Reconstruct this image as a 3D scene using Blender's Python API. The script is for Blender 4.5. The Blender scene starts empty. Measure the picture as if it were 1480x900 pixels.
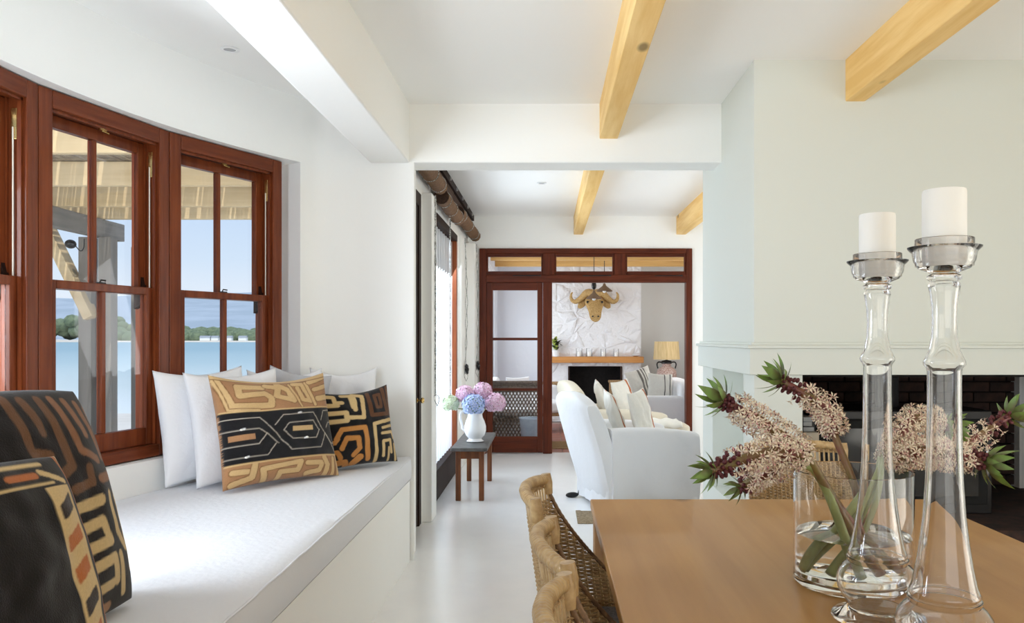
import bpy, bmesh, math, random
import numpy as np
from mathutils import Vector, Matrix, noise

random.seed(7)
R = math.radians
PI = math.pi
scene = bpy.context.scene
C = scene.collection

# ------------------------------------------------------------------ camera
EYE = 1.40
cam_data = bpy.data.cameras.new('camera')
cam = bpy.data.objects.new('camera', cam_data)
C.objects.link(cam)
cam.location = (0, 0, EYE)
cam.rotation_euler = (R(90), 0, 0)
cam_data.sensor_width = 36
cam_data.lens = 1150 / 1480 * 36
cam_data.shift_x = -52 / 1480
cam_data.shift_y = 38 / 1480
cam_data.clip_start = 0.05
cam_data.clip_end = 20000
scene.camera = cam

# ------------------------------------------------------------------ sky, sun, daylight, exposure
world = bpy.data.worlds.new('sky')
scene.world = world
world.use_nodes = True
wn, wl = world.node_tree.nodes, world.node_tree.links
wn.clear()
w_out = wn.new('ShaderNodeOutputWorld')
w_bg = wn.new('ShaderNodeBackground')
w_tc = wn.new('ShaderNodeTexCoord')
w_sep = wn.new('ShaderNodeSeparateXYZ')
w_ramp = wn.new('ShaderNodeValToRGB')
cr = w_ramp.color_ramp
cr.elements[0].position = 0.0
cr.elements[0].color = (0.92, 0.95, 1.0, 1)
cr.elements[1].position = 0.30
cr.elements[1].color = (0.36, 0.56, 0.92, 1)
e = cr.elements.new(0.09)
e.color = (0.66, 0.80, 0.97, 1)
wl.new(w_tc.outputs['Generated'], w_sep.inputs[0])
wl.new(w_sep.outputs['Z'], w_ramp.inputs[0])
wl.new(w_ramp.outputs[0], w_bg.inputs[0])
wl.new(w_bg.outputs[0], w_out.inputs[0])
w_bg.inputs[1].default_value = 1.0

sun = bpy.data.lights.new('sun', 'SUN')
sun.energy = 2.6
sun.angle = R(0.53)
sun.color = (1.0, 0.95, 0.86)
sun_o = bpy.data.objects.new('sun', sun)
C.objects.link(sun_o)
sun_o.rotation_euler = Vector((-0.10, 0.52, -0.86)).to_track_quat('-Z', 'Y').to_euler()


def soft_light(name, loc, target, sx, sy, power, col=(1, 0.98, 0.95)):
    """A soft area light added at a glazed opening or as plain fill."""
    l = bpy.data.lights.new(name, 'AREA')
    l.shape = 'RECTANGLE'
    l.size, l.size_y = sx, sy
    l.energy = power
    l.color = col
    o = bpy.data.objects.new(name, l)
    C.objects.link(o)
    o.location = loc
    o.rotation_euler = (Vector(target) - Vector(loc)).to_track_quat('-Z', 'Z').to_euler()
    return o


soft_light('fill_dining_rear', (1.2, -2.9, 1.2), (1.2, 0, 3.6), 4.2, 1.9, 44, (1.0, 0.97, 0.88))  # fill lamp added behind the camera, lifts the ceiling and camera-facing surfaces
soft_light('daylight_bay', (-2.5, 1.9, 1.65), (-1.15, 4.7, 2.0), 1.5, 1.6, 195, (0.82, 0.91, 1.0))
soft_light('fill_dining_right', (3.9, 1.2, 1.5), (0, 1.6, 3.6), 2.6, 1.6, 40, (1.0, 0.97, 0.88))  # added fill lamp in front of the solid right wall
soft_light('daylight_glazed_door', (-1.32, 7.4, 1.4), (0, 7.4, .75), 2.3, 2.2, 98, (0.76, 0.88, 1.0))
soft_light('fill_sitting_right', (3.15, 7.6, 1.2), (0, 9.2, 1.6), 2.2, 1.8, 48, (0.98, 0.99, 1.0))  # added fill for the sitting room, no door in this wall
soft_light('daylight_lounge_window', (-1.3, 11.7, 1.5), (0.5, 11.9, 1.3), 2.0, 1.9, 60, (0.88, 0.95, 1.0))
soft_light('fill_lounge_right', (2.42, 11.6, 1.5), (0, 11.8, 1.5), 1.6, 1.8, 16, (1.0, 0.98, 0.95))  # extra fill lamp, the lounge's right wall has no doors

vs = scene.view_settings
vs.view_transform = 'Standard'
vs.look = 'None'
vs.gamma = 1.0
vs.use_curve_mapping = False
vs.exposure = 0.0
cy = scene.cycles
cy.use_denoising = True
cy.max_bounces = 24
cy.diffuse_bounces = 10
cy.glossy_bounces = 8
cy.transmission_bounces = 24
cy.transparent_max_bounces = 24
cy.sample_clamp_indirect = 4.0
cy.blur_glossy = 0.5


# ------------------------------------------------------------------ helpers
def P(px, py, d):
    """World point seen at a photo pixel, d metres into the house."""
    return Vector(((px - 792) / 1150 * d, d, EYE - (py - 488) / 1150 * d))


class MB:
    def __init__(s):
        s.v, s.f = [], []

    def add(s, verts, faces):
        n = len(s.v)
        s.v += [tuple(p) for p in verts]
        s.f += [tuple(i + n for i in f) for f in faces]
        return s

    def box(s, x0, x1, y0, y1, z0, z1):
        v = [(x, y, z) for z in (z0, z1) for y in (y0, y1) for x in (x0, x1)]
        return s.add(v, [(0, 2, 3, 1), (4, 5, 7, 6), (0, 1, 5, 4), (2, 6, 7, 3), (0, 4, 6, 2), (1, 3, 7, 5)])

    def obox(s, c, ax, ay, az):
        """box at centre c with half-axis vectors"""
        c, ax, ay, az = map(Vector, (c, ax, ay, az))
        v = [c + i * ax + j * ay + k * az for k in (-1, 1) for j in (-1, 1) for i in (-1, 1)]
        return s.add(v, [(0, 2, 3, 1), (4, 5, 7, 6), (0, 1, 5, 4), (2, 6, 7, 3), (0, 4, 6, 2), (1, 3, 7, 5)])

    def bar(s, a, b, w, h, up=(0, 0, 1)):
        a, b, up = Vector(a), Vector(b), Vector(up)
        d = (b - a)
        dn = d.normalized()
        side = dn.cross(up).normalized()
        u2 = side.cross(dn)
        return s.obox((a + b) / 2, d / 2, side * w / 2, u2 * h / 2)

    def tube(s, pts, r, n=8, cap=True, closed=False, squash=None):
        pts = [Vector(p) for p in pts]
        m = len(pts)
        rr = r if isinstance(r, (list, tuple)) else [r] * m
        base = len(s.v)
        t0 = (pts[1] - pts[0]).normalized()
        ref = Vector((0, 0, 1)) if abs(t0.z) < .9 else Vector((1, 0, 0))
        nrm = t0.cross(ref).normalized()
        for i, p in enumerate(pts):
            if closed:
                t = (pts[(i + 1) % m] - pts[i - 1]).normalized()
            else:
                t = (pts[min(i + 1, m - 1)] - pts[max(i - 1, 0)]).normalized()
            nrm = (nrm - t * nrm.dot(t))
            if nrm.length < 1e-6:
                nrm = t.orthogonal()
            nrm.normalize()
            b = t.cross(nrm)
            for k in range(n):
                a = 2 * PI * k / n
                ca, sa = math.cos(a), math.sin(a)
                s.v.append(tuple(p + (nrm * ca + b * sa) * rr[i]))
        rows = m if closed else m - 1
        for i in range(rows):
            for k in range(n):
                a0 = base + i * n + k
                a1 = base + i * n + (k + 1) % n
                b0 = base + ((i + 1) % m) * n + k
                b1 = base + ((i + 1) % m) * n + (k + 1) % n
                s.f.append((a0, a1, b1, b0))
        if cap and not closed:
            s.f.append(tuple(base + k for k in reversed(range(n))))
            s.f.append(tuple(base + (m - 1) * n + k for k in range(n)))
        return s

    def lathe(s, prof, n=32, c=(0, 0, 0), closed=False):
        """prof: list of (r, z); r==0 gives a pole"""
        base = len(s.v)
        idx = []
        for r, z in prof:
            if r <= 1e-6:
                idx.append([len(s.v)])
                s.v.append((c[0], c[1], c[2] + z))
            else:
                row = []
                for k in range(n):
                    a = 2 * PI * k / n
                    row.append(len(s.v))
                    s.v.append((c[0] + r * math.cos(a), c[1] + r * math.sin(a), c[2] + z))
                idx.append(row)
        pairs = list(zip(idx, idx[1:]))
        if closed:
            pairs.append((idx[-1], idx[0]))
        for A, B in pairs:
            for k in range(n):
                k2 = (k + 1) % n
                if len(A) == 1 and len(B) == 1:
                    continue
                if len(A) == 1:
                    s.f.append((A[0], B[k2], B[k]))
                elif len(B) == 1:
                    s.f.append((A[k], A[k2], B[0]))
                else:
                    s.f.append((A[k], A[k2], B[k2], B[k]))
        return s

    def grid(s, fn, nu, nv, closed_u=False):
        base = len(s.v)
        cu = nu if closed_u else nu + 1
        for j in range(nv + 1):
            for i in range(cu):
                s.v.append(tuple(fn(i / nu, j / nv)))
        for j in range(nv):
            for i in range(nu):
                i2 = (i + 1) % cu
                s.f.append((base + j * cu + i, base + j * cu + i2, base + (j + 1) * cu + i2, base + (j + 1) * cu + i))
        return s

    def ball(s, c, rx, ry, rz, n=16, m=10, M=None):
        pr = [(math.sin(PI * j / m), -math.cos(PI * j / m)) for j in range(m + 1)]
        b = MB().lathe([(max(0, r) if 0 < j < m else 0, z) for j, (r, z) in enumerate(pr)], n)
        vv = []
        for p in b.v:
            q = Vector((p[0] * rx, p[1] * ry, p[2] * rz))
            if M is not None:
                q = M @ q
            vv.append(Vector(c) + q)
        return s.add(vv, b.f)

    def prism(s, poly, z0, z1):
        """extrude an xy polygon between two heights"""
        n = len(poly)
        v = [(x, y, z0) for x, y in poly] + [(x, y, z1) for x, y in poly]
        f = [tuple(reversed(range(n))), tuple(range(n, 2 * n))]
        for i in range(n):
            j = (i + 1) % n
            f.append((i, j, n + j, n + i))
        return s.add(v, f)

    def mesh(s, name):
        me = bpy.data.meshes.new(name)
        me.from_pydata(s.v, [], s.f)
        me.update()
        return me

    def obj(s, name, mt, parent=None, smooth=None, bevel=0, seg=2, world=False, merge=False, subsurf=0, fix=True):
        me = s.mesh(name)
        if merge or fix:
            bm = bmesh.new()
            bm.from_mesh(me)
            if merge:
                bmesh.ops.remove_doubles(bm, verts=bm.verts, dist=1e-5)
            bmesh.ops.recalc_face_normals(bm, faces=bm.faces)
            bm.to_mesh(me)
            bm.free()
        me.materials.append(mt)
        if smooth is not None:
            me.shade_smooth()
            if smooth < 180:
                me.set_sharp_from_angle(angle=R(smooth))
        o = bpy.data.objects.new(name, me)
        C.objects.link(o)
        if parent is not None:
            o.parent = parent
            if world:
                o.matrix_parent_inverse = parent.matrix_basis.inverted()
        if bevel:
            md = o.modifiers.new('bevel', 'BEVEL')
            md.width = bevel
            md.segments = seg
            md.limit_method = 'ANGLE'
            if smooth is None:
                me.shade_smooth()
                me.set_sharp_from_angle(angle=R(50))
                md.harden_normals = True
        if subsurf:
            md = o.modifiers.new('subsurf', 'SUBSURF')
            md.levels = md.render_levels = subsurf
        return o


def tag(o, label, cat=None, group=None, kind=None):
    o['label'] = label
    if cat:
        o['category'] = cat
    if group:
        o['group'] = group
    if kind:
        o['kind'] = kind
    return o


def thing(name, label, cat, loc=(0, 0, 0), rotz=0, group=None, kind=None):
    o = bpy.data.objects.new(name, None)
    C.objects.link(o)
    o.empty_display_size = .05
    o.location = loc
    o.rotation_euler = (0, 0, rotz)
    return tag(o, label, cat, group, kind)


def struct(o, label, cat='structure'):
    o['kind'] = 'structure'
    o['label'] = label
    o['category'] = cat
    return o


def copy_tree(o, parent=None):
    c = o.copy()
    C.objects.link(c)
    c.parent = parent
    if parent is not None:
        c.matrix_parent_inverse = o.matrix_parent_inverse.copy()
    for ch in list(o.children):
        copy_tree(ch, c)
    return c


def spline(pts, n):
    """Catmull-Rom through points"""
    pts = [Vector(p) for p in pts]
    out = []
    m = len(pts) - 1
    for i in range(n + 1):
        t = i / n * m
        k = min(int(t), m - 1)
        t -= k
        p1, p2 = pts[k], pts[k + 1]
        p0 = pts[k - 1] if k > 0 else p1 * 2 - p2
        p3 = pts[k + 2] if k + 2 <= m else p2 * 2 - p1
        out.append(0.5 * ((2 * p1) + (p2 - p0) * t + (2 * p0 - 5 * p1 + 4 * p2 - p3) * t * t + (3 * p1 - p0 - 3 * p2 + p3) * t ** 3))
    return out


# ------------------------------------------------------------------ materials
def hexc(r, g, b):
    f = lambda c: ((c / 255) / 12.92 if c / 255 <= .04045 else ((c / 255 + .055) / 1.055) ** 2.4)
    return (f(r), f(g), f(b))


def mat(name, col, rough=.5, metal=0, spec=.5, noise_=None, bump=None, coat=0, sheen=0, sss=0, trans=0, ior=1.45, wave=None):
    """noise_=(scale, colour2, stretch, detail, lo, hi); bump=(scale, strength, stretch); wave=(scale, axis, strength)"""
    m = bpy.data.materials.new(name)
    m.use_nodes = True
    nt = m.node_tree
    nd, lk = nt.nodes, nt.links
    b = nd['Principled BSDF']
    b.inputs['Base Color'].default_value = (*col, 1)
    b.inputs['Roughness'].default_value = rough
    b.inputs['Metallic'].default_value = metal
    b.inputs['Specular IOR Level'].default_value = spec
    b.inputs['Coat Weight'].default_value = coat
    b.inputs['Sheen Weight'].default_value = sheen
    b.inputs['Transmission Weight'].default_value = trans
    b.inputs['IOR'].default_value = ior
    if sss:
        b.inputs['Subsurface Weight'].default_value = sss
        b.inputs['Subsurface Radius'].default_value = (.02, .015, .01)
    tc = nd.new('ShaderNodeTexCoord')
    if noise_:
        sc, c2, st, det, lo, hi = noise_
        mp = nd.new('ShaderNodeMapping')
        mp.inputs['Scale'].default_value = st
        nz = nd.new('ShaderNodeTexNoise')
        nz.inputs['Scale'].default_value = sc
        nz.inputs['Detail'].default_value = det
        nz.inputs['Roughness'].default_value = .6
        rp = nd.new('ShaderNodeValToRGB')
        rp.color_ramp.elements[0].position = lo
        rp.color_ramp.elements[0].color = (*c2, 1)
        rp.color_ramp.elements[1].position = hi
        rp.color_ramp.elements[1].color = (*col, 1)
        lk.new(tc.outputs['Object'], mp.inputs[0])
        lk.new(mp.outputs[0], nz.inputs['Vector'])
        lk.new(nz.outputs['Fac'], rp.inputs[0])
        lk.new(rp.outputs[0], b.inputs['Base Color'])
    if bump:
        sc, stg, st = bump
        mp2 = nd.new('ShaderNodeMapping')
        mp2.inputs['Scale'].default_value = st
        nz2 = nd.new('ShaderNodeTexNoise')
        nz2.inputs['Scale'].default_value = sc
        nz2.inputs['Detail'].default_value = 4
        bp = nd.new('ShaderNodeBump')
        bp.inputs['Strength'].default_value = stg
        bp.inputs['Distance'].default_value = .02
        lk.new(tc.outputs['Object'], mp2.inputs[0])
        lk.new(mp2.outputs[0], nz2.inputs['Vector'])
        lk.new(nz2.outputs['Fac'], bp.inputs['Height'])
        lk.new(bp.outputs[0], b.inputs['Normal'])
    return m


def wood(name, c1, c2, axis, rough=.4, sc=14, coat=0, knots=None, bump=.08):
    st = [1, 1, 1]
    st[axis] = .07
    m = mat(name, c1, rough, spec=.22, noise_=(sc, c2, tuple(st), 5, .36, .62), bump=(sc * 1.6, bump, tuple(st)), coat=coat)
    if knots:
        nt = m.node_tree
        nd, lk = nt.nodes, nt.links
        b = nd['Principled BSDF']
        src = b.inputs['Base Color'].links[0].from_socket
        tc = nd.new('ShaderNodeTexCoord')
        mp = nd.new('ShaderNodeMapping')
        k = [1, 1, 1]
        k[axis] = .45
        mp.inputs['Scale'].default_value = k
        vo = nd.new('ShaderNodeTexVoronoi')
        vo.inputs['Scale'].default_value = knots
        rp = nd.new('ShaderNodeValToRGB')
        rp.color_ramp.elements[0].position = .05
        rp.color_ramp.elements[0].color = (.35, .35, .35, 1)
        rp.color_ramp.elements[1].position = .10
        rp.color_ramp.elements[1].color = (1, 1, 1, 1)
        mx = nd.new('ShaderNodeMix')
        mx.data_type = 'RGBA'
        mx.blend_type = 'MULTIPLY'
        mx.inputs[0].default_value = 1
        lk.new(tc.outputs['Object'], mp.inputs[0])
        lk.new(mp.outputs[0], vo.inputs['Vector'])
        lk.new(vo.outputs['Distance'], rp.inputs[0])
        lk.new(src, mx.inputs[6])
        lk.new(rp.outputs[0], mx.inputs[7])
        lk.new(mx.outputs[2], b.inputs['Base Color'])
    return m


def pane_glass(name, tint=(1, 1, 1), gloss=.9):
    m = bpy.data.materials.new(name)
    m.use_nodes = True
    nt = m.node_tree
    nd, lk = nt.nodes, nt.links
    nd.clear()
    out = nd.new('ShaderNodeOutputMaterial')
    tr = nd.new('ShaderNodeBsdfTransparent')
    tr.inputs[0].default_value = (*tint, 1)
    gl = nd.new('ShaderNodeBsdfGlossy')
    gl.inputs['Roughness'].default_value = .02
    gl.inputs['Color'].default_value = (gloss, gloss, gloss, 1)
    fr = nd.new('ShaderNodeFresnel')
    fr.inputs[0].default_value = 1.18
    mx = nd.new('ShaderNodeMixShader')
    lk.new(fr.outputs[0], mx.inputs[0])
    lk.new(tr.outputs[0], mx.inputs[1])
    lk.new(gl.outputs[0], mx.inputs[2])
    lk.new(mx.outputs[0], out.inputs[0])
    return m


def attr_mat(name, rough=.9, bump=(300, .25), sheen=.2):
    m = mat(name, (.5, .5, .5), rough, spec=.2, sheen=sheen, bump=(bump[0], bump[1], (1, 1, 1)))
    nd, lk = m.node_tree.nodes, m.node_tree.links
    a = nd.new('ShaderNodeAttribute')
    a.attribute_name = 'Col'
    lk.new(a.outputs['Color'], nd['Principled BSDF'].inputs['Base Color'])
    return m


M = {}
M['plaster'] = mat('plaster_white', (.89, .892, .87), .85, spec=.2, bump=(9, .12, (1, 1, 1)))
M['ceil'] = mat('ceiling_white', (.90, .90, .88), .9, spec=.2, bump=(5, .03, (1, 1, 1)))
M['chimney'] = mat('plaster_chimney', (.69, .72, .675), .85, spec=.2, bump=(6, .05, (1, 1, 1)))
M['floor'] = mat('floor_screed', (.87, .87, .87), .22, spec=.5, noise_=(2.5, (.82, .82, .825), (1, 1, 1), 6, .35, .7), bump=(1.6, .06, (1, 1, 1)))
M['maho_x'] = wood('mahogany_along_x', (.12, .024, .008), (.065, .012, .004), 0, .42, 30, .0)
M['maho_z'] = wood('mahogany_along_z', (.12, .024, .008), (.065, .012, .004), 2, .42, 30, .0)
M['maho_y'] = wood('mahogany_along_y', (.12, .024, .008), (.065, .012, .004), 1, .42, 30, .0)
M['win_x'] = wood('window_mahogany_x', (.19, .044, .013), (.11, .022, .006), 0, .34, 30, .1)
M['win_z'] = wood('window_mahogany_z', (.19, .044, .013), (.11, .022, .006), 2, .34, 30, .1)
M['jamb_wood'] = wood('door_jamb_wood', (.30, .085, .03), (.2, .05, .018), 2, .35, 24, .1)
M['dark_wood'] = wood('dark_door_wood', (.022, .008, .005), (.012, .005, .004), 2, .6, 24, 0)
M['pine_y'] = wood('pine_along_y', (.92, .64, .27), (.80, .50, .17), 1, .55, 16, 0, 3.2)
M['pine_x'] = wood('pine_along_x', (.72, .45, .17), (.58, .33, .11), 0, .55, 16, 0, 3.2)
M['mantel'] = wood('mantel_wood', (.62, .30, .10), (.45, .19, .06), 0, .45, 12, 0, 2.6)
M['oak'] = wood('oak_table', (.47, .257, .088), (.40, .207, .066), 1, .38, 9, .1, 1.7, .04)
M['oak_leg'] = wood('oak_table_leg', (.33, .19, .09), (.25, .13, .06), 2, .5, 12)
M['brass'] = mat('brass', (.75, .52, .2), .25, metal=1)
M['black'] = mat('black_satin', (.012, .011, .012), .35)
M['black_matt'] = mat('black_matt', (.008, .008, .008), .8)
M['soot'] = mat('soot', (.006, .006, .006), .95, noise_=(20, (.014, .012, .012), (1, 1, 1), 4, .4, .7))
M['pane'] = pane_glass('window_glass')
def sheer_mat():
    m = bpy.data.materials.new('sheer_sheet')
    m.use_nodes = True
    nd, lk = m.node_tree.nodes, m.node_tree.links
    nd.clear()
    out = nd.new('ShaderNodeOutputMaterial')
    tl = nd.new('ShaderNodeBsdfTranslucent')
    tl.inputs[0].default_value = (.9, .92, .94, 1)
    df = nd.new('ShaderNodeBsdfDiffuse')
    df.inputs[0].default_value = (.88, .89, .9, 1)
    tr = nd.new('ShaderNodeBsdfTransparent')
    m1 = nd.new('ShaderNodeMixShader')
    m1.inputs[0].default_value = .35
    m2 = nd.new('ShaderNodeMixShader')
    m2.inputs[0].default_value = .45
    lk.new(tl.outputs[0], m1.inputs[1])
    lk.new(df.outputs[0], m1.inputs[2])
    lk.new(m1.outputs[0], m2.inputs[1])
    lk.new(tr.outputs[0], m2.inputs[2])
    lk.new(m2.outputs[0], out.inputs[0])
    return m


M['sheer'] = sheer_mat()
M['steel'] = mat('steel', (.6, .6, .6), .3, metal=1)
M['cord'] = mat('cord', (.62, .62, .60), .9, noise_=(160, (.12, .13, .12), (1, 1, 1), 1, .47, .53))
M['cord_white'] = mat('sash_cord', (.75, .70, .60), .9)
M['linen'] = mat('white_linen', (.84, .85, .88), .95, spec=.1, sheen=.15, bump=(60, .18, (1, 1, 1)))
M['linen2'] = mat('cream_cotton', (.80, .77, .69), .95, spec=.1, sheen=.15, bump=(60, .15, (1, 1, 1)))
M['greylinen'] = mat('grey_linen', (.52, .53, .57), .95, spec=.1, bump=(60, .15, (1, 1, 1)))
M['seatcloth'] = mat('bench_canvas', (.75, .765, .80), .95, spec=.1, bump=(40, .10, (1, 1, 1)))
M['slip'] = mat('slipcover_cotton', (.78, .79, .81), .95, spec=.1, sheen=.1, bump=(5, .55, (1, 1, 1)))
M['slip2'] = mat('slipcover_cream', (.70, .64, .52), .95, spec=.1, sheen=.1, bump=(5, .45, (1, 1, 1)))
M['rattan'] = mat('rattan_weave', (.52, .35, .165), .5, noise_=(45, (.30, .18, .075), (1, 1, 1), 3, .35, .68), bump=(160, .3, (1, 1, 1)))
M['rattan_pole'] = mat('rattan_wrap', (.56, .39, .19), .4, noise_=(30, (.38, .24, .10), (1, 1, 1), 3, .35, .65), coat=.2)
M['rattan_dark'] = mat('rattan_dark', (.24, .135, .06), .45, noise_=(60, (.12, .06, .028), (1, 1, 1), 3, .35, .65))
M['greycushion'] = mat('grey_felt', (.22, .23, .25), .95, noise_=(90, (.13, .135, .15), (1, 1, 1), 3, .4, .65), bump=(120, .3, (1, 1, 1)))
M['kuba'] = attr_mat('kuba_cloth')
M['shell'] = mat('cowrie_shell', (.85, .83, .78), .25)
M['glass'] = mat('clear_glass', (1, 1, 1), 0.0, trans=1, ior=1.46)
M['water'] = mat('water', (.97, 1, .98), 0.0, trans=1, ior=1.33)
M['wax'] = mat('candle_wax', (.90, .90, .87), .55)
M['wick'] = mat('wick', (.05, .04, .03), .9)
M['stem_p'] = mat('stem_purple', (.20, .055, .05), .4, noise_=(18, (.22, .17, .06), (1, 1, .5), 3, .38, .6))
M['stem_g'] = mat('stem_green', (.35, .42, .16), .4, noise_=(12, (.22, .26, .10), (1, 1, .5), 3, .38, .62))
M['petal'] = mat('floret_cream', (.80, .71, .55), .6, noise_=(95, (.50, .22, .22), (1, 1, 1), 2, .34, .50), sss=.05)
M['bud'] = mat('bud_maroon', (.11, .025, .03), .6)
M['tuft'] = mat('tuft_leaf', (.16, .27, .055), .45, noise_=(16, (.10, .06, .04), (1, 1, 1), 2, .32, .5))
M['stoolwood'] = wood('stool_wood', (.23, .085, .035), (.13, .05, .025), 2, .5, 26)
M['stooltop'] = mat('stool_slate_top', (.12, .115, .11), .45, noise_=(20, (.07, .07, .07), (1, 1, 1), 4, .4, .65))
M['ceramic'] = mat('white_enamel', (.84, .85, .86), .18, coat=.4)
M['hyd_b'] = mat('hydrangea_blue', (.33, .47, .82), .7, noise_=(70, (.55, .62, .86), (1, 1, 1), 2, .4, .6))
M['hyd_p'] = mat('hydrangea_pink', (.70, .40, .56), .7, noise_=(70, (.80, .62, .74), (1, 1, 1), 2, .4, .6))
M['hyd_g'] = mat('hydrangea_green', (.55, .68, .42), .7, noise_=(70, (.76, .82, .68), (1, 1, 1), 2, .4, .6))
M['leaf'] = mat('leaf_green', (.09, .2, .05), .5)
M['bamboo'] = mat('bamboo_blind', (.22, .115, .05), .7, noise_=(60, (.10, .05, .025), (1, 6, 1), 3, .35, .62), bump=(120, .4, (1, 5, 1)))
M['bamboo_dark'] = mat('bamboo_blind_dark', (.075, .035, .018), .8, noise_=(60, (.03, .015, .01), (1, 6, 1), 3, .35, .62))
M['jute'] = mat('jute_rug', (.44, .34, .22), .95, noise_=(70, (.25, .18, .10), (1, 1, 1), 3, .38, .62), bump=(110, .8, (1, 1, 1)))
M['terra'] = mat('terracotta', (.40, .17, .12), .5, noise_=(5, (.32, .13, .10), (1, 1, 1), 3, .4, .7))
M['grout'] = mat('grout', (.42, .33, .29), .9)
M['stone'] = mat('limewashed_stone', (.84, .85, .88), .8, spec=.25, bump=(22, .8, (1, 1, 1)))
M['coolwall'] = mat('limewashed_wall', (.76, .79, .85), .85, spec=.2, bump=(10, .25, (1, 1, 1)))
M['greywall'] = mat('plaster_lounge', (.74, .74, .72), .85, spec=.2)
M['buffalo'] = mat('woven_buffalo', (.62, .42, .18), .7, noise_=(60, (.42, .26, .09), (1, 1, 1), 3, .35, .62), bump=(140, .6, (1, 1, 1)))
M['shade'] = mat('raffia_shade', (.72, .55, .30), .9, noise_=(50, (.58, .42, .20), (1, 1, .05), 3, .35, .62), bump=(90, .4, (1, 1, .05)))
M['urn'] = mat('urn_patterned', (.36, .20, .17), .55, noise_=(40, (.60, .48, .42), (1, 1, 2.2), 4, .42, .58))
M['pendant'] = mat('pendant_metal', (.22, .15, .10), .45, metal=.7)
M['rope_tan'] = mat('cane', (.42, .28, .15), .7, noise_=(80, (.28, .17, .08), (1, 1, 1), 2, .4, .6))
M['wicker_grey'] = mat('wicker_grey_brown', (.20, .155, .125), .7, noise_=(40, (.12, .09, .07), (1, 1, 1), 2, .4, .6))
M['zinc'] = mat('zinc_bucket', (.58, .68, .78), .5, metal=.1, noise_=(6, (.46, .56, .68), (1, 1, 2), 3, .4, .65))
M['yellowleaf'] = mat('leaf_lime', (.50, .58, .12), .5, noise_=(14, (.28, .40, .08), (1, 1, 1), 2, .4, .6))
M['darkleaf'] = mat('leaf_dark', (.02, .035, .018), .5)
M['brick'] = mat('firebrick', (.055, .026, .019), .85, noise_=(14, (.02, .012, .01), (1, 1, 1), 3, .35, .65))
M['beige'] = mat('beige_render', (.50, .45, .37), .8)
M['stoveglass'] = mat('stove_glass', (.01, .01, .011), .08, spec=.6)
M['greypaper'] = mat('grey_tile', (.33, .35, .37), .5)
M['pergola'] = wood('pergola_pine', (.70, .55, .34), (.60, .45, .26), 0, .7, 10, 0, 2.5)
M['pergola_grey'] = wood('pergola_grey', (.27, .245, .215), (.19, .175, .155), 2, .8, 12)
M['pergola_grey_y'] = wood('pergola_grey_along_y', (.27, .245, .215), (.19, .175, .155), 1, .8, 12)
M['lath'] = mat('lath_pole', (.40, .33, .24), .8, noise_=(8, (.25, .2, .15), (1, 1, 1), 2, .4, .6))
M['sand'] = mat('beach_sand', (.80, .74, .64), .9, noise_=(.3, (.68, .62, .52), (1, 1, 1), 4, .4, .7))
M['tree'] = mat('far_trees', (.20, .25, .14), .9, noise_=(.35, (.11, .15, .09), (1, 1, 1), 4, .4, .62))
M['mount'] = mat('mountain_hazed', (.42, .48, .53), 1, spec=0, noise_=(.008, (.34, .40, .45), (1, 1, 2), 8, .4, .62))  # blue distance haze is mixed into this base colour
M['plate'] = mat('downlight_rim', (.8, .8, .8), .4)
M['lens'] = mat('downlight_glass', (.35, .35, .36), .15)

# ------------------------------------------------------------------ the setting: floors, ceilings, walls
H = 2.87            # ceiling height
SX = -0.87          # face of the window seat and of the beam over it
HB = 2.50           # underside of the white beams
JF, JB = 5.00, 5.24  # near and far faces of the opening to the sitting room
LW = -0.957         # left wall of the sitting room
BD = 9.64           # glazed screen to the lounge
CX, CF, CB = 1.09, 4.21, 5.60   # chimney breast: left side, front, back
BC = Vector((1.495, 2.87))      # centre of the bay's curve
BR = 3.68                       # radius of the window line


def bay(theta, r):
    t = R(theta)
    return (BC.x - r * math.cos(t), BC.y + r * math.sin(t))


TH = [-29.2, -16.9, -4.6, 7.7, 20.0, 32.4]   # window joints round the bay
ZB, ZT = .80, 2.47

fl = struct(MB().box(-2.9, 4.2, -3.3, BD + .08, -.2, 0).obj('floor', M['floor']), 'glossy white painted screed floor')
ce = struct(MB().box(-2.9, 4.2, -3.3, BD + .12, H, H + .2).obj('ceiling', M['ceil']), 'flat white ceiling between pine beams', 'ceiling')

# bay wall: curved band over the windows, plinth under them, solid ends
wall_bay = thing('wall_left', 'curved white bay wall around the window seat', 'wall', kind='structure')
RI, RO = 3.615, 3.80


def arc_band(t0, t1, z0, z1, n, ri=RI, ro=RO):
    inner = [bay(t0 + (t1 - t0) * i / n, ri) for i in range(n + 1)]
    outer = [bay(t0 + (t1 - t0) * i / n, ro) for i in range(n + 1)]
    m = MB()
    for i in range(n):
        a, b, c, d = inner[i], inner[i + 1], outer[i + 1], outer[i]
        v = [(*q, z) for z in (z0, z1) for q in (a, b, c, d)]
        m.add(v, [(0, 1, 5, 4), (2, 3, 7, 6), (3, 2, 1, 0), (4, 5, 6, 7)])
    for q, r in ((inner[0], outer[0]), (inner[-1], outer[-1])):
        m.add([(*q, z0), (*r, z0), (*r, z1), (*q, z1)], [(0, 1, 2, 3)])
    return m


arc_band(-31.2, 33.6, ZT + .005, H, 60).obj('lintel_band', M['plaster'], wall_bay, smooth=40, merge=True)
arc_band(-31.2, 33.6, 0, ZB - .005, 60).obj('plinth', M['plaster'], wall_bay, smooth=40, merge=True)
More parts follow.
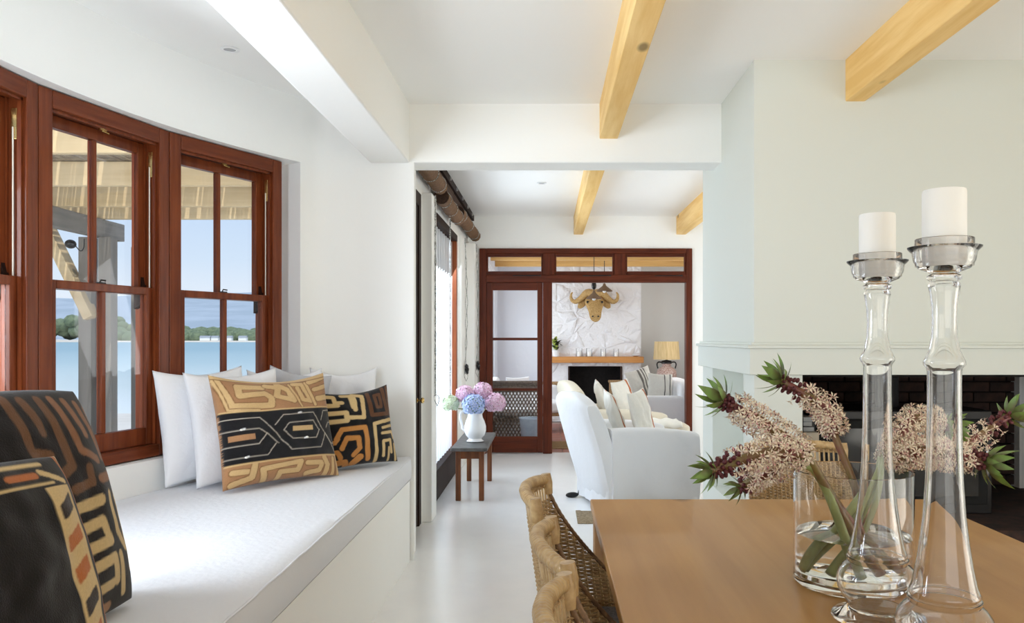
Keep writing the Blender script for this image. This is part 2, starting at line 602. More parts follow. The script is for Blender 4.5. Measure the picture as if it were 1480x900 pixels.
# far end of the alcove: curve running out of the bay into the jamb of the opening
far = spline([(*bay(33.6, RI), 0), (*bay(35.4, RI), 0), (-1.36, 5.015, 0), (-1.2, 5.045, 0), (-1.02, 5.03, 0), (SX + .02, 5.005, 0), (SX, 5.03, 0)], 40)
poly = [(p.x, p.y) for p in far] + [(SX, JB), (-1.2, JB + .04), (-1.72, 5.2), bay(33.6, RO)]
MB().prism(poly, 0, H).obj('end_pier', M['plaster'], wall_bay, smooth=35)
near = [bay(-31.2, RI), bay(-31.2, RO), (-1.6, .5), (SX, .5), (SX, .86), (-1.3, .86)]
MB().prism(near, 0, H).obj('end_pier', M['plaster'], wall_bay)
for q in (MB().box(SX - .12, SX, -3.3, .5, 0, HB),):
    struct(q.obj('wall_left_near', M['plaster']), 'white wall beside the dining table behind the window seat end', 'wall')

beam_w = struct(MB().box(-1.12, SX, -3.3, 5.02, HB, H + .01).obj('trim_1', M['plaster'], bevel=.012), 'white plastered beam over the front of the window seat', 'beam')
hdr = struct(MB().box(SX - .02, CX + .05, JF, JB, HB, H + .01).obj('wall_header', M['plaster'], bevel=.01), 'white plastered header over the opening to the sitting room', 'wall')

# sitting-room left wall with two glazed openings
lw = thing('wall_sitting_left', 'white wall of the sitting room with tall glazed openings', 'wall', kind='structure')
LT = .22
O1, O2 = (5.34, 6.00), (6.40, 8.40)
TO = 2.48
for y0, y1, z0, z1 in ((JB - .02, O1[0], 0, H), (O1[1], O2[0], 0, H), (O2[1], BD + .1, 0, H), (O1[0], O1[1], TO, H), (O2[0], O2[1], TO, H)):
    MB().box(LW - LT, LW, y0, y1, z0, z1).obj('wall_panel', M['plaster'], lw)
MB().box(LW - .01, -.88, 6.04, 6.28, 0, HB).obj('pilaster', M['plaster'], lw, bevel=.008)
MB().box(LW - .01, -.925, 8.52, 8.95, 0, HB).obj('pilaster', M['plaster'], lw, bevel=.008)
MB().box(LW - .01, -.85, 9.2, BD - .02, 0, HB).obj('pilaster', M['plaster'], lw, bevel=.008)

# other walls of the two rooms
struct(MB().box(4.0, 4.2, -3.3, CB, 0, H).obj('wall_right', M['plaster']), 'white wall of the dining room past the chimney breast', 'wall')
rw = thing('wall_rear', 'white rear wall of the dining room with a wide opening assumed to let in light', 'wall', kind='structure')  # unseen opening, assumed so that light reaches the room
for x0, x1, z0, z1 in ((-1.0, -.95, 0, H), (3.35, 4.1, 0, H), (-.95, 3.35, 2.45, H)):
    MB().box(x0, x1, -3.3, -3.15, z0, z1).obj('wall_panel', M['plaster'], rw)
struct(MB().box(3.2, 3.4, CB - .2, BD + .1, 0, H).obj('wall_sitting_right', M['plaster']), 'white right wall of the sitting room', 'wall')
bw = thing('wall_screen', 'white wall around the glazed mahogany screen', 'wall', kind='structure')
X0, X1, FT = -.83, 1.744, 2.48
for x0, x1, z0, z1 in ((LW - .1, X0, 0, H), (X1, 3.3, 0, H), (X0, X1, FT, H)):
    MB().box(x0, x1, BD, BD + .16, z0, z1).obj('wall_panel', M['plaster'], bw)

# ---- chimney breast
ch = thing('wall_chimney', 'white chimney breast with mantel band over a dark fireplace', 'wall', kind='structure')
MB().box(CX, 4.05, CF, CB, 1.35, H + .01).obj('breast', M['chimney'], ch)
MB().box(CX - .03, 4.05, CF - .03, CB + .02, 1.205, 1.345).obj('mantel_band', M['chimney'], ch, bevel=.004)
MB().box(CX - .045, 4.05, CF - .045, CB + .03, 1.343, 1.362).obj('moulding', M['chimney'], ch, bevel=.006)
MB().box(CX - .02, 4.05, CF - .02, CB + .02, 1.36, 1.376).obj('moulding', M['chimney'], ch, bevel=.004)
FX0, FX1 = 1.348, 3.3
NY0, NY1 = 4.43, 5.27
MB().box(CX, FX0, CF, NY0, 0, 1.206).obj('pier', M['chimney'], ch, bevel=.004)
MB().box(CX, FX0, NY1, CB, 0, 1.206).obj('pier', M['chimney'], ch, bevel=.004)
MB().box(CX + .2, FX0, NY0, NY1, .42, 1.206).obj('niche_back', M['chimney'], ch)
MB().box(CX, FX0, NY0, NY1, 0, .42).obj('niche_sill', M['chimney'], ch)
MB().box(FX0, FX1, CF, CB, 0, .38).obj('hearth', M['brick'], ch)
MB().box(FX1, 4.05, CF, CB, 0, 1.206).obj('pier', M['chimney'], ch)
MB().box(FX0, FX1, CB - .1, CB, .38, 1.206).obj('firebox_back', M['soot'], ch)
MB().box(FX0 + .001, FX0 + .02, CF + .05, CB - .1, .38, 1.205).obj('firebox_side', M['soot'], ch)
MB().box(FX0, FX1, CF + .06, CB - .1, 1.19, 1.2055).obj('firebox_top', M['soot'], ch)
bk = MB().box(-.108, .108, -.02, .02, -.032, .032).obj('brick', M['brick'], ch, bevel=.004)
first = True
for r_ in range(11):
    for c_ in range(9):
        o = bk if first else bk.copy()
        if not first:
            C.objects.link(o)
        first = False
        o.location = (FX0 + .13 + .222 * c_ + (.11 if r_ % 2 else 0), CB - .118 - random.uniform(0, .006), .425 + .071 * r_)

# stove in the fireplace
st = thing('wood_stove', 'black steel wood stove with glass door in the fireplace', 'stove', (1.95, 4.82, .38))
MB().box(-.44, .62, -.22, .28, .0, .60).obj('body', M['black'], st, bevel=.01)
MB().box(-.40, .58, -.245, -.22, .06, .55).obj('door', M['black_matt'], st, bevel=.006)
MB().box(-.34, .52, -.255, -.246, .11, .50).obj('glass', M['stoveglass'], st)
MB().tube([(.555, -.27, .22), (.555, -.285, .24), (.555, -.285, .38), (.555, -.27, .40)], .009, 8).obj('handle', M['steel'], st, smooth=60)
MB().tube([(.1, .05, .6), (.1, .05, .78)], .09, 20).obj('flue', M['black'], st, smooth=60)
ls = thing('hearth_ledge', 'beige rendered ledge at the left inside the fireplace', 'ledge', (1.46, 4.62, .38))
MB().box(-.09, .03, -.25, .5, 0, .50).obj('ledge_body', M['beige'], ls, bevel=.005)
for i, (w_, z_) in enumerate(((.10, .502), (.085, .532), (.09, .557))):
    t_ = MB().box(-.09, -.09 + w_, -.22, .1, 0, .024).obj('hearth_tile', M['greypaper'], bevel=.002)
    t_.location = (1.462 + .003 * i, 4.62, .38 + z_)
    tag(t_, ('grey tile at the bottom of a small stack inside the fireplace', 'grey tile in the middle of a small stack inside the fireplace', 'grey tile on top of a small stack inside the fireplace')[i], 'tile', 'grey tiles stacked in the fireplace')

# ---- pine ceiling beams
for x0, x1, y0, y1, lb in ((.324, .439, -3.2, JF + .005, 'long pine beam under the dining room ceiling ending at the header'),
                           (1.574, 1.679, -3.2, CF + .005, 'long pine beam running into the chimney breast'),
                           (.312, .425, JB - .005, BD + .005, 'pine beam in the sitting room over the armchairs'),
                           (1.555, 1.67, CB - .1, BD + .005, 'pine beam in the sitting room behind the chimney breast'),
                           (2.82, 2.93, -3.2, CF + .005, 'pine beam nearest the right wall of the dining room')):
    o = MB().box(x0, x1, y0, y1, 2.65, H + .004).obj('ceiling_beam', M['pine_y'], bevel=.006)
    tag(o, lb, 'beam', 'pine ceiling beams')

# downlights
for (x, y, lb) in ((-1.62, 4.05, 'small round white downlight in the ceiling over the window seat'), (-.06, 7.55, 'small round white downlight in the sitting room ceiling')):
    t = thing('downlight', lb, 'downlight', (x, y, H))
    MB().lathe([(.030, -.001), (.046, -.001), (.048, -.005), (.032, -.008), (.030, -.004)], 24, closed=True).obj('rim', M['plate'], t, smooth=50)
    MB().lathe([(0, -.002), (.031, -.002), (.031, -.004), (0, -.004)], 24).obj('lens', M['lens'], t)

# ---- bay windows: double-hung sashes
WW = 2 * BR * math.sin(R(6.15))
WH = ZT - ZB


def build_window(name, label):
    w = thing(name, label, 'window', kind='structure')
    fw = .072
    fr = MB()
    fr.box(0.001, fw, 0, .15, 0, WH)
    fr.obj('jamb', M['win_z'], w, bevel=.006)
    MB().box(WW - fw, WW - .001, 0, .15, 0, WH).obj('jamb', M['win_z'], w, bevel=.006)
    MB().box(fw, WW - fw, 0, .15, WH - .078, WH).obj('head', M['win_x'], w, bevel=.006)
    MB().box(fw, WW - fw, 0, .17, 0, .06).obj('sill', M['win_x'], w, bevel=.006)
    # beads that hold the sashes
    bd = MB()
    for x0, x1 in ((fw, fw + .012), (WW - fw - .012, WW - fw)):
        bd.box(x0, x1, .018, .034, .06, WH - .078)
        bd.box(x0, x1, .077, .085, .06, WH - .078)
    bd.box(fw, WW - fw, .018, .034, WH - .09, WH - .078)
    bd.obj('bead', M['win_z'], w)
    zm = WH / 2
    for nm, y0, z0, z1, br, tr in (('lower_sash', .036, .062, zm + .02, .085, .038), ('upper_sash', .087, zm - .018, WH - .08, .038, .055)):
        y1 = y0 + .04
        x0, x1 = fw + .004, WW - fw - .004
        s = .047
        sash = MB()
        sash.box(x0, x0 + s, y0, y1, z0, z1).box(x1 - s, x1, y0, y1, z0, z1)
        sash.box(x0 + s, x1 - s, y0, y1, z0, z0 + br).box(x0 + s, x1 - s, y0, y1, z1 - tr, z1)
        so = sash.obj(nm, M['win_z'], w, bevel=.004)
        xm = (x0 + x1) / 2
        MB().box(xm - .013, xm + .013, y0 + .004, y1 - .004, z0 + br, z1 - tr).obj('glazing_bar', M['win_z'], so, bevel=.004)
        for a, b in ((x0 + s, xm - .013), (xm + .013, x1 - s)):
            MB().box(a, b, y0 + .018, y0 + .022, z0 + br, z1 - tr).obj('pane', M['pane'], so)
        if nm == 'upper_sash':
            for xx in (x0, x1 - .03):
                hv = [(xx, y0 - .02, z0), (xx, y1, z0), (xx, y1, z0 - .075), (xx, y0 + .01, z0 - .075)]
                # horns of the upper sash
                MB().add([(px + d, py, pz) for d in (0, .03) for px, py, pz in ((xx, y0 - .012, z0 + .045), (xx, y0 + .002, z0 + .1), (xx, y1, z0 + .1), (xx, y1, z0 - .07), (xx, y0 + .004, z0 - .05), (xx, y0 - .012, z0))],
                         [(0, 1, 2, 3, 4, 5), (11, 10, 9, 8, 7, 6)] + [(i, (i + 1) % 6, (i + 1) % 6 + 6, i + 6) for i in range(6)]).obj('horn', M['dark_wood'], so)
        else:
            MB().box(xm - .018, xm + .018, y0 + .008, y0 + .03, z1, z1 + .007).tube([(xm - .008, y0 + .018, z1 + .007), (xm - .004, y0 + .016, z1 + .018), (xm + .022, y0 + .014, z1 + .016)], .0035, 8).obj('sash_lock', M['black'], so)
    MB().box(WW / 2 - .022, WW / 2 + .014, .036, .05, WH - .094, WH - .08).tube([(WW / 2 - .012, .04, WH - .096), (WW / 2 + .024, .034, WH - .102)], .004, 8).obj('catch', M['brass'], w)
    for xx, sg in ((WW - fw - .001, -1), (fw + .001, 1)):
        MB().box(min(xx, xx + sg * .006), max(xx, xx + sg * .006), .040, .066, WH - .25, WH - .12).obj('pulley_plate', M['brass'], w, bevel=.002)
        MB().tube([(xx + sg * .008, .054, WH - .2), (xx + sg * .008, .054, WH / 2 + .02)], .0035, 6).obj('sash_cord', M['cord_white'], w)
    return w


wlab = ['double-hung mahogany sash window at the near end of the bay', 'second mahogany sash window from the near end of the bay',
        'middle mahogany sash window of the bay', 'mahogany sash window of the bay with the pergola brace behind its panes',
        'mahogany sash window next to the white end wall of the window seat']
w0 = build_window('window_1', wlab[0])
for i in range(5):
    w = w0 if i == 0 else copy_tree(w0)
    w.name = 'window_%d' % (i + 1)
    w['label'] = wlab[i]
    a, b = Vector(bay(TH[i], BR)), Vector(bay(TH[i + 1], BR))
    d = (b - a).normalized()
    w.location = (a.x, a.y, ZB)
    # local +y must point outwards (to the left of the walking direction)
    w.rotation_euler = (0, 0, math.atan2(d.y, d.x))

# ---- window seat
seat_in = [bay(-30.8 + (33.3 + 30.8) * i / 40, RI - .01) for i in range(41)]
farcurve = [(p.x, p.y - .012) for p in far[6:] if p.x < SX - .02]
ws = thing('window_seat', 'white built-in window seat with a thick canvas cushion around the bay', 'bench', (-1.5, 3, 0))
poly = [(SX + .003, .87), (SX + .003, 4.995)] + list(reversed([q for q in farcurve])) + list(reversed(seat_in)) + [(-1.3, .87)]
MB().prism(poly, 0, .505).obj('plinth', M['plaster'], ws, world=True)


def seat_cushion():
    m = MB()
    inner = seat_in[2:] + farcurve[2:]
    inner = [Vector((x, y)) for x, y in inner]
    n = len(inner)

    def col(k):  # row between back curve and front edge
        p = inner[k]
        q = Vector((SX + .012, max(.9, min(4.985, p.y - (0.0 if p.x < -1.35 else 0)))))
        return p, q
    # front edge parametrised evenly
    ys = [.9 + (4.985 - .9) * k / (n - 1) for k in range(n)]
    top, bot = .65, .508
    rows = []
    for k in range(n):
        p = inner[k]
        q = Vector((SX + .012, ys[k]))
        prof = []
        prof.append((p, bot))
        prof.append((p, top - .02))
        m_ = 14
        for j in range(m_ + 1):
            t = .03 + .955 * j / m_
            w = p.lerp(q, t)
            z = top + .006 * math.sin(PI * t) + .004 * noise.noise((w.x * 3, w.y * 3, 0))
            prof.append((w, z))
        prof.append((p.lerp(q, .997), top - .008))
        prof.append((q, top - .02))
        prof.append((q + Vector((.004, 0)), (top + bot) / 2 + .003 * noise.noise((0, ys[k] * 4, 1))))
        prof.append((q, bot + .012))
        prof.append((q - Vector((.01, 0)), bot))
        rows.append([(w.x, w.y, z) for w, z in prof])
    L = len(rows[0])
    v = [p for r in rows for p in r]
    f = []
    for k in range(n - 1):
        for j in range(L):
            j2 = (j + 1) % L
            f.append((k * L + j, k * L + j2, (k + 1) * L + j2, (k + 1) * L + j))
    f.append(tuple(range(L)))
    f.append(tuple((n - 1) * L + j for j in reversed(range(L))))
    m.add(v, f)
    return m


seat_cushion().obj('seat_cushion', M['seatcloth'], ws, world=True, smooth=40)
pp = MB().tube([(SX + .012, .92 + 4.05 * i / 40, .645 + .002 * math.sin(i * 2.2)) for i in range(41)], .004, 6)
pp.obj('piping', M['seatcloth'], ws, world=True, smooth=60)

# ------------------------------------------------------------------ sitting room: glazed openings on the left
dr = thing('door_1', 'dark glazed door in the first opening of the sitting room', 'door', (LW - .02, O1[0], 0), kind='structure')
oy = O1[1] - O1[0]
MB().box(-.06, .022, oy - .10, oy, 0, TO).obj('jamb', M['dark_wood'], dr, bevel=.005)
MB().box(-.06, .022, 0, .08, 0, TO).obj('jamb', M['dark_wood'], dr, bevel=.005)
MB().box(-.06, .022, .08, oy - .1, TO - .1, TO).obj('head', M['dark_wood'], dr, bevel=.005)
MB().box(-.045, .012, oy - .24, oy - .102, .01, TO - .105).box(-.045, .012, .082, .2, .01, TO - .105).box(-.045, .012, .2, oy - .24, .01, .25).box(-.045, .012, .2, oy - .24, TO - .2, TO - .105).obj('leaf', M['dark_wood'], dr, bevel=.005)
MB().box(-.02, -.014, .2, oy - .24, .25, TO - .2).obj('pane', M['pane'], dr)
kn = MB().lathe([(0, 0), (.018, 0), (.018, .006), (.008, .01), (.008, .03), (.02, .036), (.022, .046), (.014, .056), (0, .058)], 16)
kn.v = [(z, x, y) for x, y, z in kn.v]
k_ = kn.obj('knob', M['brass'], dr, smooth=50)
k_.location = (.012, oy - .155, .94)

d2 = thing('door_2', 'tall glazed door with reddish jamb beside the stool', 'door', (LW - .03, O2[0], 0), kind='structure')
oy = O2[1] - O2[0]
MB().box(-.07, .032, oy - .085, oy, 0, TO - .07).obj('jamb', M['jamb_wood'], d2, bevel=.005)
MB().box(-.07, .032, 0, .085, 0, TO - .07).obj('jamb', M['jamb_wood'], d2, bevel=.005)
MB().box(-.07, .032, 0, oy, TO - .07, TO).obj('head', M['dark_wood'], d2, bevel=.005)
MB().box(-.05, .034, .085, oy - .085, 0, .26).obj('kick_board', M['dark_wood'], d2, bevel=.006)
MB().box(-.056, -.050, .085, oy - .085, .26, TO - .07).obj('pane', M['pane'], d2)

shc = MB().grid(lambda u, v: (LW - .050 + .010 * math.sin(u * 70) * (.6 + .4 * v), O2[0] + .1 + (O2[1] - O2[0] - .2) * u, .27 + 2.13 * v), 160, 6).obj('added_bright_sheet', M['sheer'], smooth=180)  # translucent sheet added so the glazed door reads bright white
tag(shc, 'thin white sheet added to whiten the tall glazed door beside the stool', 'translucent sheet')
# bamboo blinds rolled up below the ceiling
for i, (y0, y1, z, lb) in enumerate(((5.30, 6.42, 2.615, 'rolled bamboo blind by the header, over the dark door'), (6.46, 7.66, 2.545, 'rolled bamboo blind hanging lowest, over the tall glazed door'), (7.70, 9.5, 2.615, 'rolled bamboo blind by the glazed screen'))):
    t = thing('bamboo_blind', lb, 'blind', (-.87 if i != 1 else -.865, y0, z), group='bamboo blinds')
    n = int((y1 - y0) / .022)
    prof = []
    rr = .058
    for k in range(n + 1):
        y = (y1 - y0) * k / n
        prof.append((y, rr + (.002 if k % 2 else -.001) + (.004 if k % 9 == 0 else 0)))
    m = MB()
    for k, (y, r_) in enumerate(prof):
        for a in range(22):
            an = 2 * PI * a / 22
            q = r_ + .0025 * (a % 2)
            m.v.append((q * math.cos(an), y, q * math.sin(an)))
    for k in range(n):
        for a in range(22):
            a2 = (a + 1) % 22
            m.f.append((k * 22 + a, k * 22 + a2, (k + 1) * 22 + a2, (k + 1) * 22 + a))
    m.obj('roll', M['bamboo'], t, smooth=60)
    # spiral ends
    for yy in (.0, y1 - y0):
        e_ = MB()
        e_.add([(rr * math.cos(2 * PI * a / 22), yy, rr * math.sin(2 * PI * a / 22)) for a in range(22)], [tuple(range(22))])
        sp = [((.006 + .048 * k / 60) * math.cos(k * .5), yy, (.006 + .048 * k / 60) * math.sin(k * .5)) for k in range(61)]
        e_.tube(sp, .003, 5)
        e_.obj('roll_end', M['bamboo_dark'], t)
    zt = 2.80 - z
    m = MB()
    for k in range(8):
        q0, q1 = k / 8, (k + 1) / 8
        pa = Vector((-.052 + .0 * q0, 0, zt * q0))
        pb = Vector((-.052 + .0 * q1, 0, zt * q1 - .004))
        m.box(-.045 - .004, -.045 + .004, .01, y1 - y0 - .01, .02 + (zt - .02) * q0, .02 + (zt - .02) * q1 - .003)
    m.obj('hanging_slats', M['bamboo_dark'], t)
    for f_ in (.12, .5, .88):
        yy = (y1 - y0) * f_
        MB().tube([(.066 * math.cos(a_), yy, .066 * math.sin(a_)) for a_ in [2 * PI * k / 20 for k in range(20)]], .003, 5, closed=True).obj('tie', M['cord'], t)
rl = thing('blind_rail', 'dark timber rail under the ceiling carrying the bamboo blinds', 'rail', (-.90, 5.3, 2.8))
MB().box(-.03, .015, 0, 4.25, 0, .069).obj('batten', M['dark_wood'], rl, bevel=.004)
for k in range(8):
    MB().box(.012, .03, .3 + .52 * k, .33 + .52 * k, .02, .05).obj('bracket', M['steel'], rl, bevel=.003)

# blind cords with their cleats
for i, (y, x, z0, lb, knot) in enumerate(((6.16, -.872, .95, 'twisted blind cord on the first white pilaster', False), (7.2, -.885, .85, 'thin blind cord in front of the tall glazed door', False), (8.78, -.915, 1.0, 'blind cord tied in a black knot beside the reddish jamb', True), (9.35, -.84, 1.02, 'blind cord tied in a black knot beside the glazed screen', True))):
    t = thing('pull_cord', lb, 'cord', (x, y, z0), group='blind cords')
    L = 2.5 - z0
    for ph in (0, PI):
        MB().tube([(.004 * math.cos(k * .7 + ph) + .02 * math.sin(k / 60 * PI) * (1 if ph else .3) * (i > 1), .004 * math.sin(k * .7 + ph) + .05 * math.sin(k / 60 * PI) * (i == 2), L * k / 60) for k in range(61)], .0035, 5).obj('strand', M['cord'], t, smooth=60)
    if knot:
        b_ = MB()
        b_.ball((.02, 0, .05), .024, .03, .03)
        b_.ball((.02, -.035, .085), .016, .034, .026, M=Matrix.Rotation(R(-35), 3, 'X'))
        b_.ball((.02, .035, .02), .016, .034, .026, M=Matrix.Rotation(R(-35), 3, 'X'))
        b_.ball((.02, .035, .08), .014, .03, .022, M=Matrix.Rotation(R(35), 3, 'X'))
        b_.obj('knot', M['black'], t, smooth=60)
    MB().tube([(.01 + .02 * math.sin(a_), .03 * math.cos(a_), -.08 + .09 * math.sin(a_ * .5)) for a_ in [2 * PI * k / 24 for k in range(25)]], .003, 5).obj('loose_loop', M['cord'], t)

# ------------------------------------------------------------------ glazed mahogany screen to the lounge
sc_ = thing('trim_2', 'dark mahogany frame of the glazed screen between sitting room and lounge', 'door frame', (0, BD, 0), kind='structure')
fy0, fy1 = -.03, .10
for a, b, z0, z1 in ((X0, X0 + .085, 0, FT), (-.062, .05, 0, 2.16), (1.67, X1, 0, FT), (-.062, .082, 2.16, FT - .06), (.80, .94, 2.16, FT - .06)):
    MB().box(a, b, fy0, fy1, z0, z1).obj('post', M['maho_z'], sc_, bevel=.006)
MB().box(X0 + .085, 1.67, fy0, fy1, FT - .06, FT).obj('head_rail', M['maho_x'], sc_, bevel=.006)
MB().box(X0 + .085, 1.67, fy0 - .006, fy1, 2.07, 2.16).obj('transom_rail', M['maho_x'], sc_, bevel=.006)
tl = ['mahogany transom light over the closed glazed door', 'middle mahogany transom light of the screen', 'mahogany transom light at the hinge side of the open doorway']
for i, (a, b) in enumerate(((X0 + .085, -.062), (.082, .80), (.94, 1.67))):
    t = thing('window_%d' % (6 + i), tl[i], 'window', ((a + b) / 2, BD, 2.16), kind='structure')
    h = (b - a) / 2
    zt = FT - .06 - 2.16
    q = MB().box(-h, -h + .02, -.012, .035, 0, zt).box(h - .02, h, -.012, .035, 0, zt).box(-h + .02, h - .02, -.012, .035, 0, .045).box(-h + .02, h - .02, -.012, .035, zt - .04, zt)
    q.obj('sash', M['maho_x'], t, bevel=.004)
    MB().box(-h + .02, h - .02, .01, .014, .045, zt - .04).obj('pane', M['pane'], t)
    MB().tube([(-.02, -.035, -.012), (.18, -.04, -.01), (.32, -.04, -.01)], .006, 8).tube([(.0, -.015, -.012), (.0, -.035, -.012)], .008, 8).tube([(.31, -.015, -.01), (.31, -.04, -.01)], .012, 8).obj('stay', M['black'], t, smooth=50)

lf = thing('door_3', 'closed glazed mahogany door leaf with three panes', 'door', (X0 + .087, BD, 0), kind='structure')
lx = -.064 - (X0 + .087)
q = MB().box(0, .075, -.02, .03, .012, 2.068).box(lx - .065, lx, -.02, .03, .012, 2.068)
q.obj('stile', M['maho_z'], lf, bevel=.005)
MB().box(.075, lx - .065, -.02, .03, 1.975, 2.068).obj('rail', M['maho_x'], lf, bevel=.005)
MB().box(.075, lx - .065, -.02, .03, .012, .205).obj('rail', M['maho_x'], lf, bevel=.005)
for z in (.775, 1.385):
    MB().box(.075, lx - .065, -.014, .024, z - .016, z + .016).obj('glazing_bar', M['maho_x'], lf, bevel=.004)
for z0, z1 in ((.205, .759), (.791, 1.369), (1.401, 1.975)):
    MB().box(.075, lx - .065, .002, .006, z0, z1).obj('pane', M['pane'], lf)

op = thing('door_4', 'mahogany door leaf standing open into the lounge, seen edge-on', 'door', (1.672, BD + .10, 0), R(77), kind='structure')
q = MB().box(0, .1, -.045, 0, .012, 2.06).box(.7, .8, -.045, 0, .012, 2.06).box(.1, .7, -.045, 0, .012, .2).box(.1, .7, -.045, 0, 1.97, 2.06)
q.obj('leaf_frame', M['maho_z'], op, bevel=.005)
MB().box(.1, .7, -.025, -.02, .2, 1.97).obj('pane', M['pane'], op)
MB().box(-.012, .0, -.05, -.02, 1.75, 1.87).obj('hinge', M['brass'], op, bevel=.002)
MB().box(-.012, .0, -.05, -.02, .25, .37).obj('hinge', M['brass'], op, bevel=.002)

# ------------------------------------------------------------------ lounge shell
LH = 2.80
LD = 13.6
lfz = thing('floor_lounge', 'terracotta tiled floor of the lounge', 'floor', kind='structure')
MB().box(-3.0, 4.0, BD + .08, LD + .1, -.2, -.012).obj('grout_bed', M['grout'], lfz)
tt = MB().box(-.145, .145, -.145, .145, -.014, 0).obj('tile', M['terra'], lfz, bevel=.004)
first = True
for i in range(13):
    for j in range(11):
        o = tt if first else tt.copy()
        if not first:
            C.objects.link(o)
        first = False
        o.location = (-.75 + .3 * i - .12, BD + .24 + .3 * j, -.001 - random.uniform(0, .002))
struct(MB().box(-3.0, 4.0, BD + .1, LD + .2, LH, LH + .2).obj('ceiling_lounge', M['ceil']), 'white ceiling of the lounge', 'ceiling')
lb_ = thing('wall_lounge_back', 'white back wall of the lounge behind the stone chimney', 'wall', kind='structure')
MB().box(-3.0, .05, LD, LD + .2, 0, LH).obj('wall_panel', M['coolwall'], lb_)
MB().box(.05, 4.0, LD, LD + .2, 0, LH).obj('wall_panel', M['greywall'], lb_)
ll = thing('wall_lounge_left', 'white left wall of the lounge with a curtained window', 'wall', kind='structure')
for y0, y1, z0, z1 in ((BD + .16, 10.5, 0, LH), (12.9, LD, 0, LH), (10.5, 12.9, 2.3, LH), (10.5, 12.9, 0, .6)):
    MB().box(-1.05, -.86, y0, y1, z0, z1).obj('wall_panel', M['coolwall'], ll)
MB().box(-.97, -.90, 12.80, 12.86, .6, 2.3).box(-.97, -.90, 11.66, 11.72, .6, 2.3).obj('mullion', M['dark_wood'], ll)
struct(MB().box(2.5, 2.7, BD + .16, LD, 0, LH).obj('wall_lounge_right', M['greywall']), 'white right wall of the lounge behind the lamp', 'wall')
for y, lb in ((11.95, 'pine cross beam of the lounge ceiling over the pendants'), (12.95, 'pine cross beam of the lounge ceiling by the stone chimney'), (10.7, 'pine cross beam of the lounge ceiling by the screen')):
    tag(MB().box(-.86 if y > 12 else -.9, 2.5, y - .055, y + .055, 2.56, LH + .004).obj('ceiling_beam', M['pine_x'], bevel=.006), lb, 'beam', 'pine ceiling beams')

# stone chimney with its stones
SX0, SX1, SF = -.05, 1.555, 13.28
sto = thing('wall_stone_chimney', 'limewashed rubble stone chimney wall of the lounge', 'wall', kind='structure')
MB().box(SX0, SX1, SF + .012, LD, 1.0, LH).box(SX0, .34, SF + .012, LD, 0, 1.0).box(1.235, SX1, SF + .012, LD, 0, 1.0).box(.34, 1.235, SF + .012, LD, .93, 1.0).obj('core', M['stone'], sto)
MB().box(.34, 1.235, LD - .02, LD - .01, 0, .93).box(.33, .345, SF + .04, LD, 0, .93).box(1.23, 1.245, SF + .04, LD, 0, .93).obj('firebox', M['soot'], sto)
MB().box(.335, .36, SF - .01, SF + .12, 0, .92).box(1.215, 1.24, SF - .01, SF + .12, 0, .92).obj('firebox_lining', M['brick'], sto)
random.seed(21)


def stone_mesh(poly):
    """irregular stone face from an xz polygon, pillowed and rough"""
    cx = sum(p[0] for p in poly) / len(poly)
    cz = sum(p[1] for p in poly) / len(poly)
    dense = []
    for i in range(len(poly)):
        a, b = poly[i], poly[(i + 1) % len(poly)]
        for k in range(5):
            t = k / 5
            dense.append((a[0] + (b[0] - a[0]) * t, a[1] + (b[1] - a[1]) * t))
    n = len(dense)
    v, f = [], []
    sd = random.uniform(0, 99)
    dep = random.uniform(.0, .03)
    tx, tz = random.uniform(-.12, .12), random.uniform(-.12, .12)
    for s_, d_ in ((1.0, .03), (.93, .014), (.75, .004), (.42, -.004)):
        for (x, z) in dense:
            xx, zz = cx + (x - cx) * s_, cz + (z - cz) * s_
            j = .022 * noise.noise((xx * 8 + sd, zz * 8, sd)) + .012 * noise.noise((xx * 23, zz * 23, sd))
            v.append((xx - cx, d_ + j * (d_ < .029) + (dep + tx * (xx - cx) + tz * (zz - cz)) * (d_ < .029) * 1.0 - .01, zz - cz))
    v.append((0, -.012 + dep + .01 * noise.noise((sd, cx, cz)), 0))
    for r_ in range(3):
        for i in range(n):
            j = (i + 1) % n
            f.append((r_ * n + i, r_ * n + j, (r_ + 1) * n + j, (r_ + 1) * n + i))
    for i in range(n):
        f.append((3 * n + i, 3 * n + (i + 1) % n, 4 * n))
    return MB().add(v, f), (cx, cz)


def stones(x0, x1, z0, z1, nx, nz):
    pts = {}
    for j in range(nz + 1):
        for i in range(nx + 1):
            jx = 0 if i in (0, nx) else random.uniform(-.42, .42)
            jz = 0 if j in (0, nz) else random.uniform(-.40, .40)
            sh = (.5 if j % 2 else 0) if 0 < i < nx else 0
            pts[i, j] = (x0 + (x1 - x0) * min(max((i + jx + sh * .6) / nx, 0), 1), z0 + (z1 - z0) * (j + jz) / nz)
    for j in range(nz):
        for i in range(nx):
            m, (cx, cz) = stone_mesh([pts[i, j], pts[i + 1, j], pts[i + 1, j + 1], pts[i, j + 1]])
            o = m.obj('stone', M['stone'], sto, smooth=35)
            o.location = (cx, SF, cz)


stones(SX0, SX1, 1.10, LH, 8, 9)
stones(SX0, .33, 0, .98, 2, 5)
stones(1.245, SX1, 0, .98, 2, 5)
stones(.33, 1.245, .925, 1.0, 4, 1)
mt = MB().box(-.08, 1.585, SF - .13, SF + .05, .985, 1.088).obj('mantel_shelf', M['mantel'], bevel=.008)
tag(mt, 'knotty golden wood mantel shelf on the stone chimney', 'mantel')

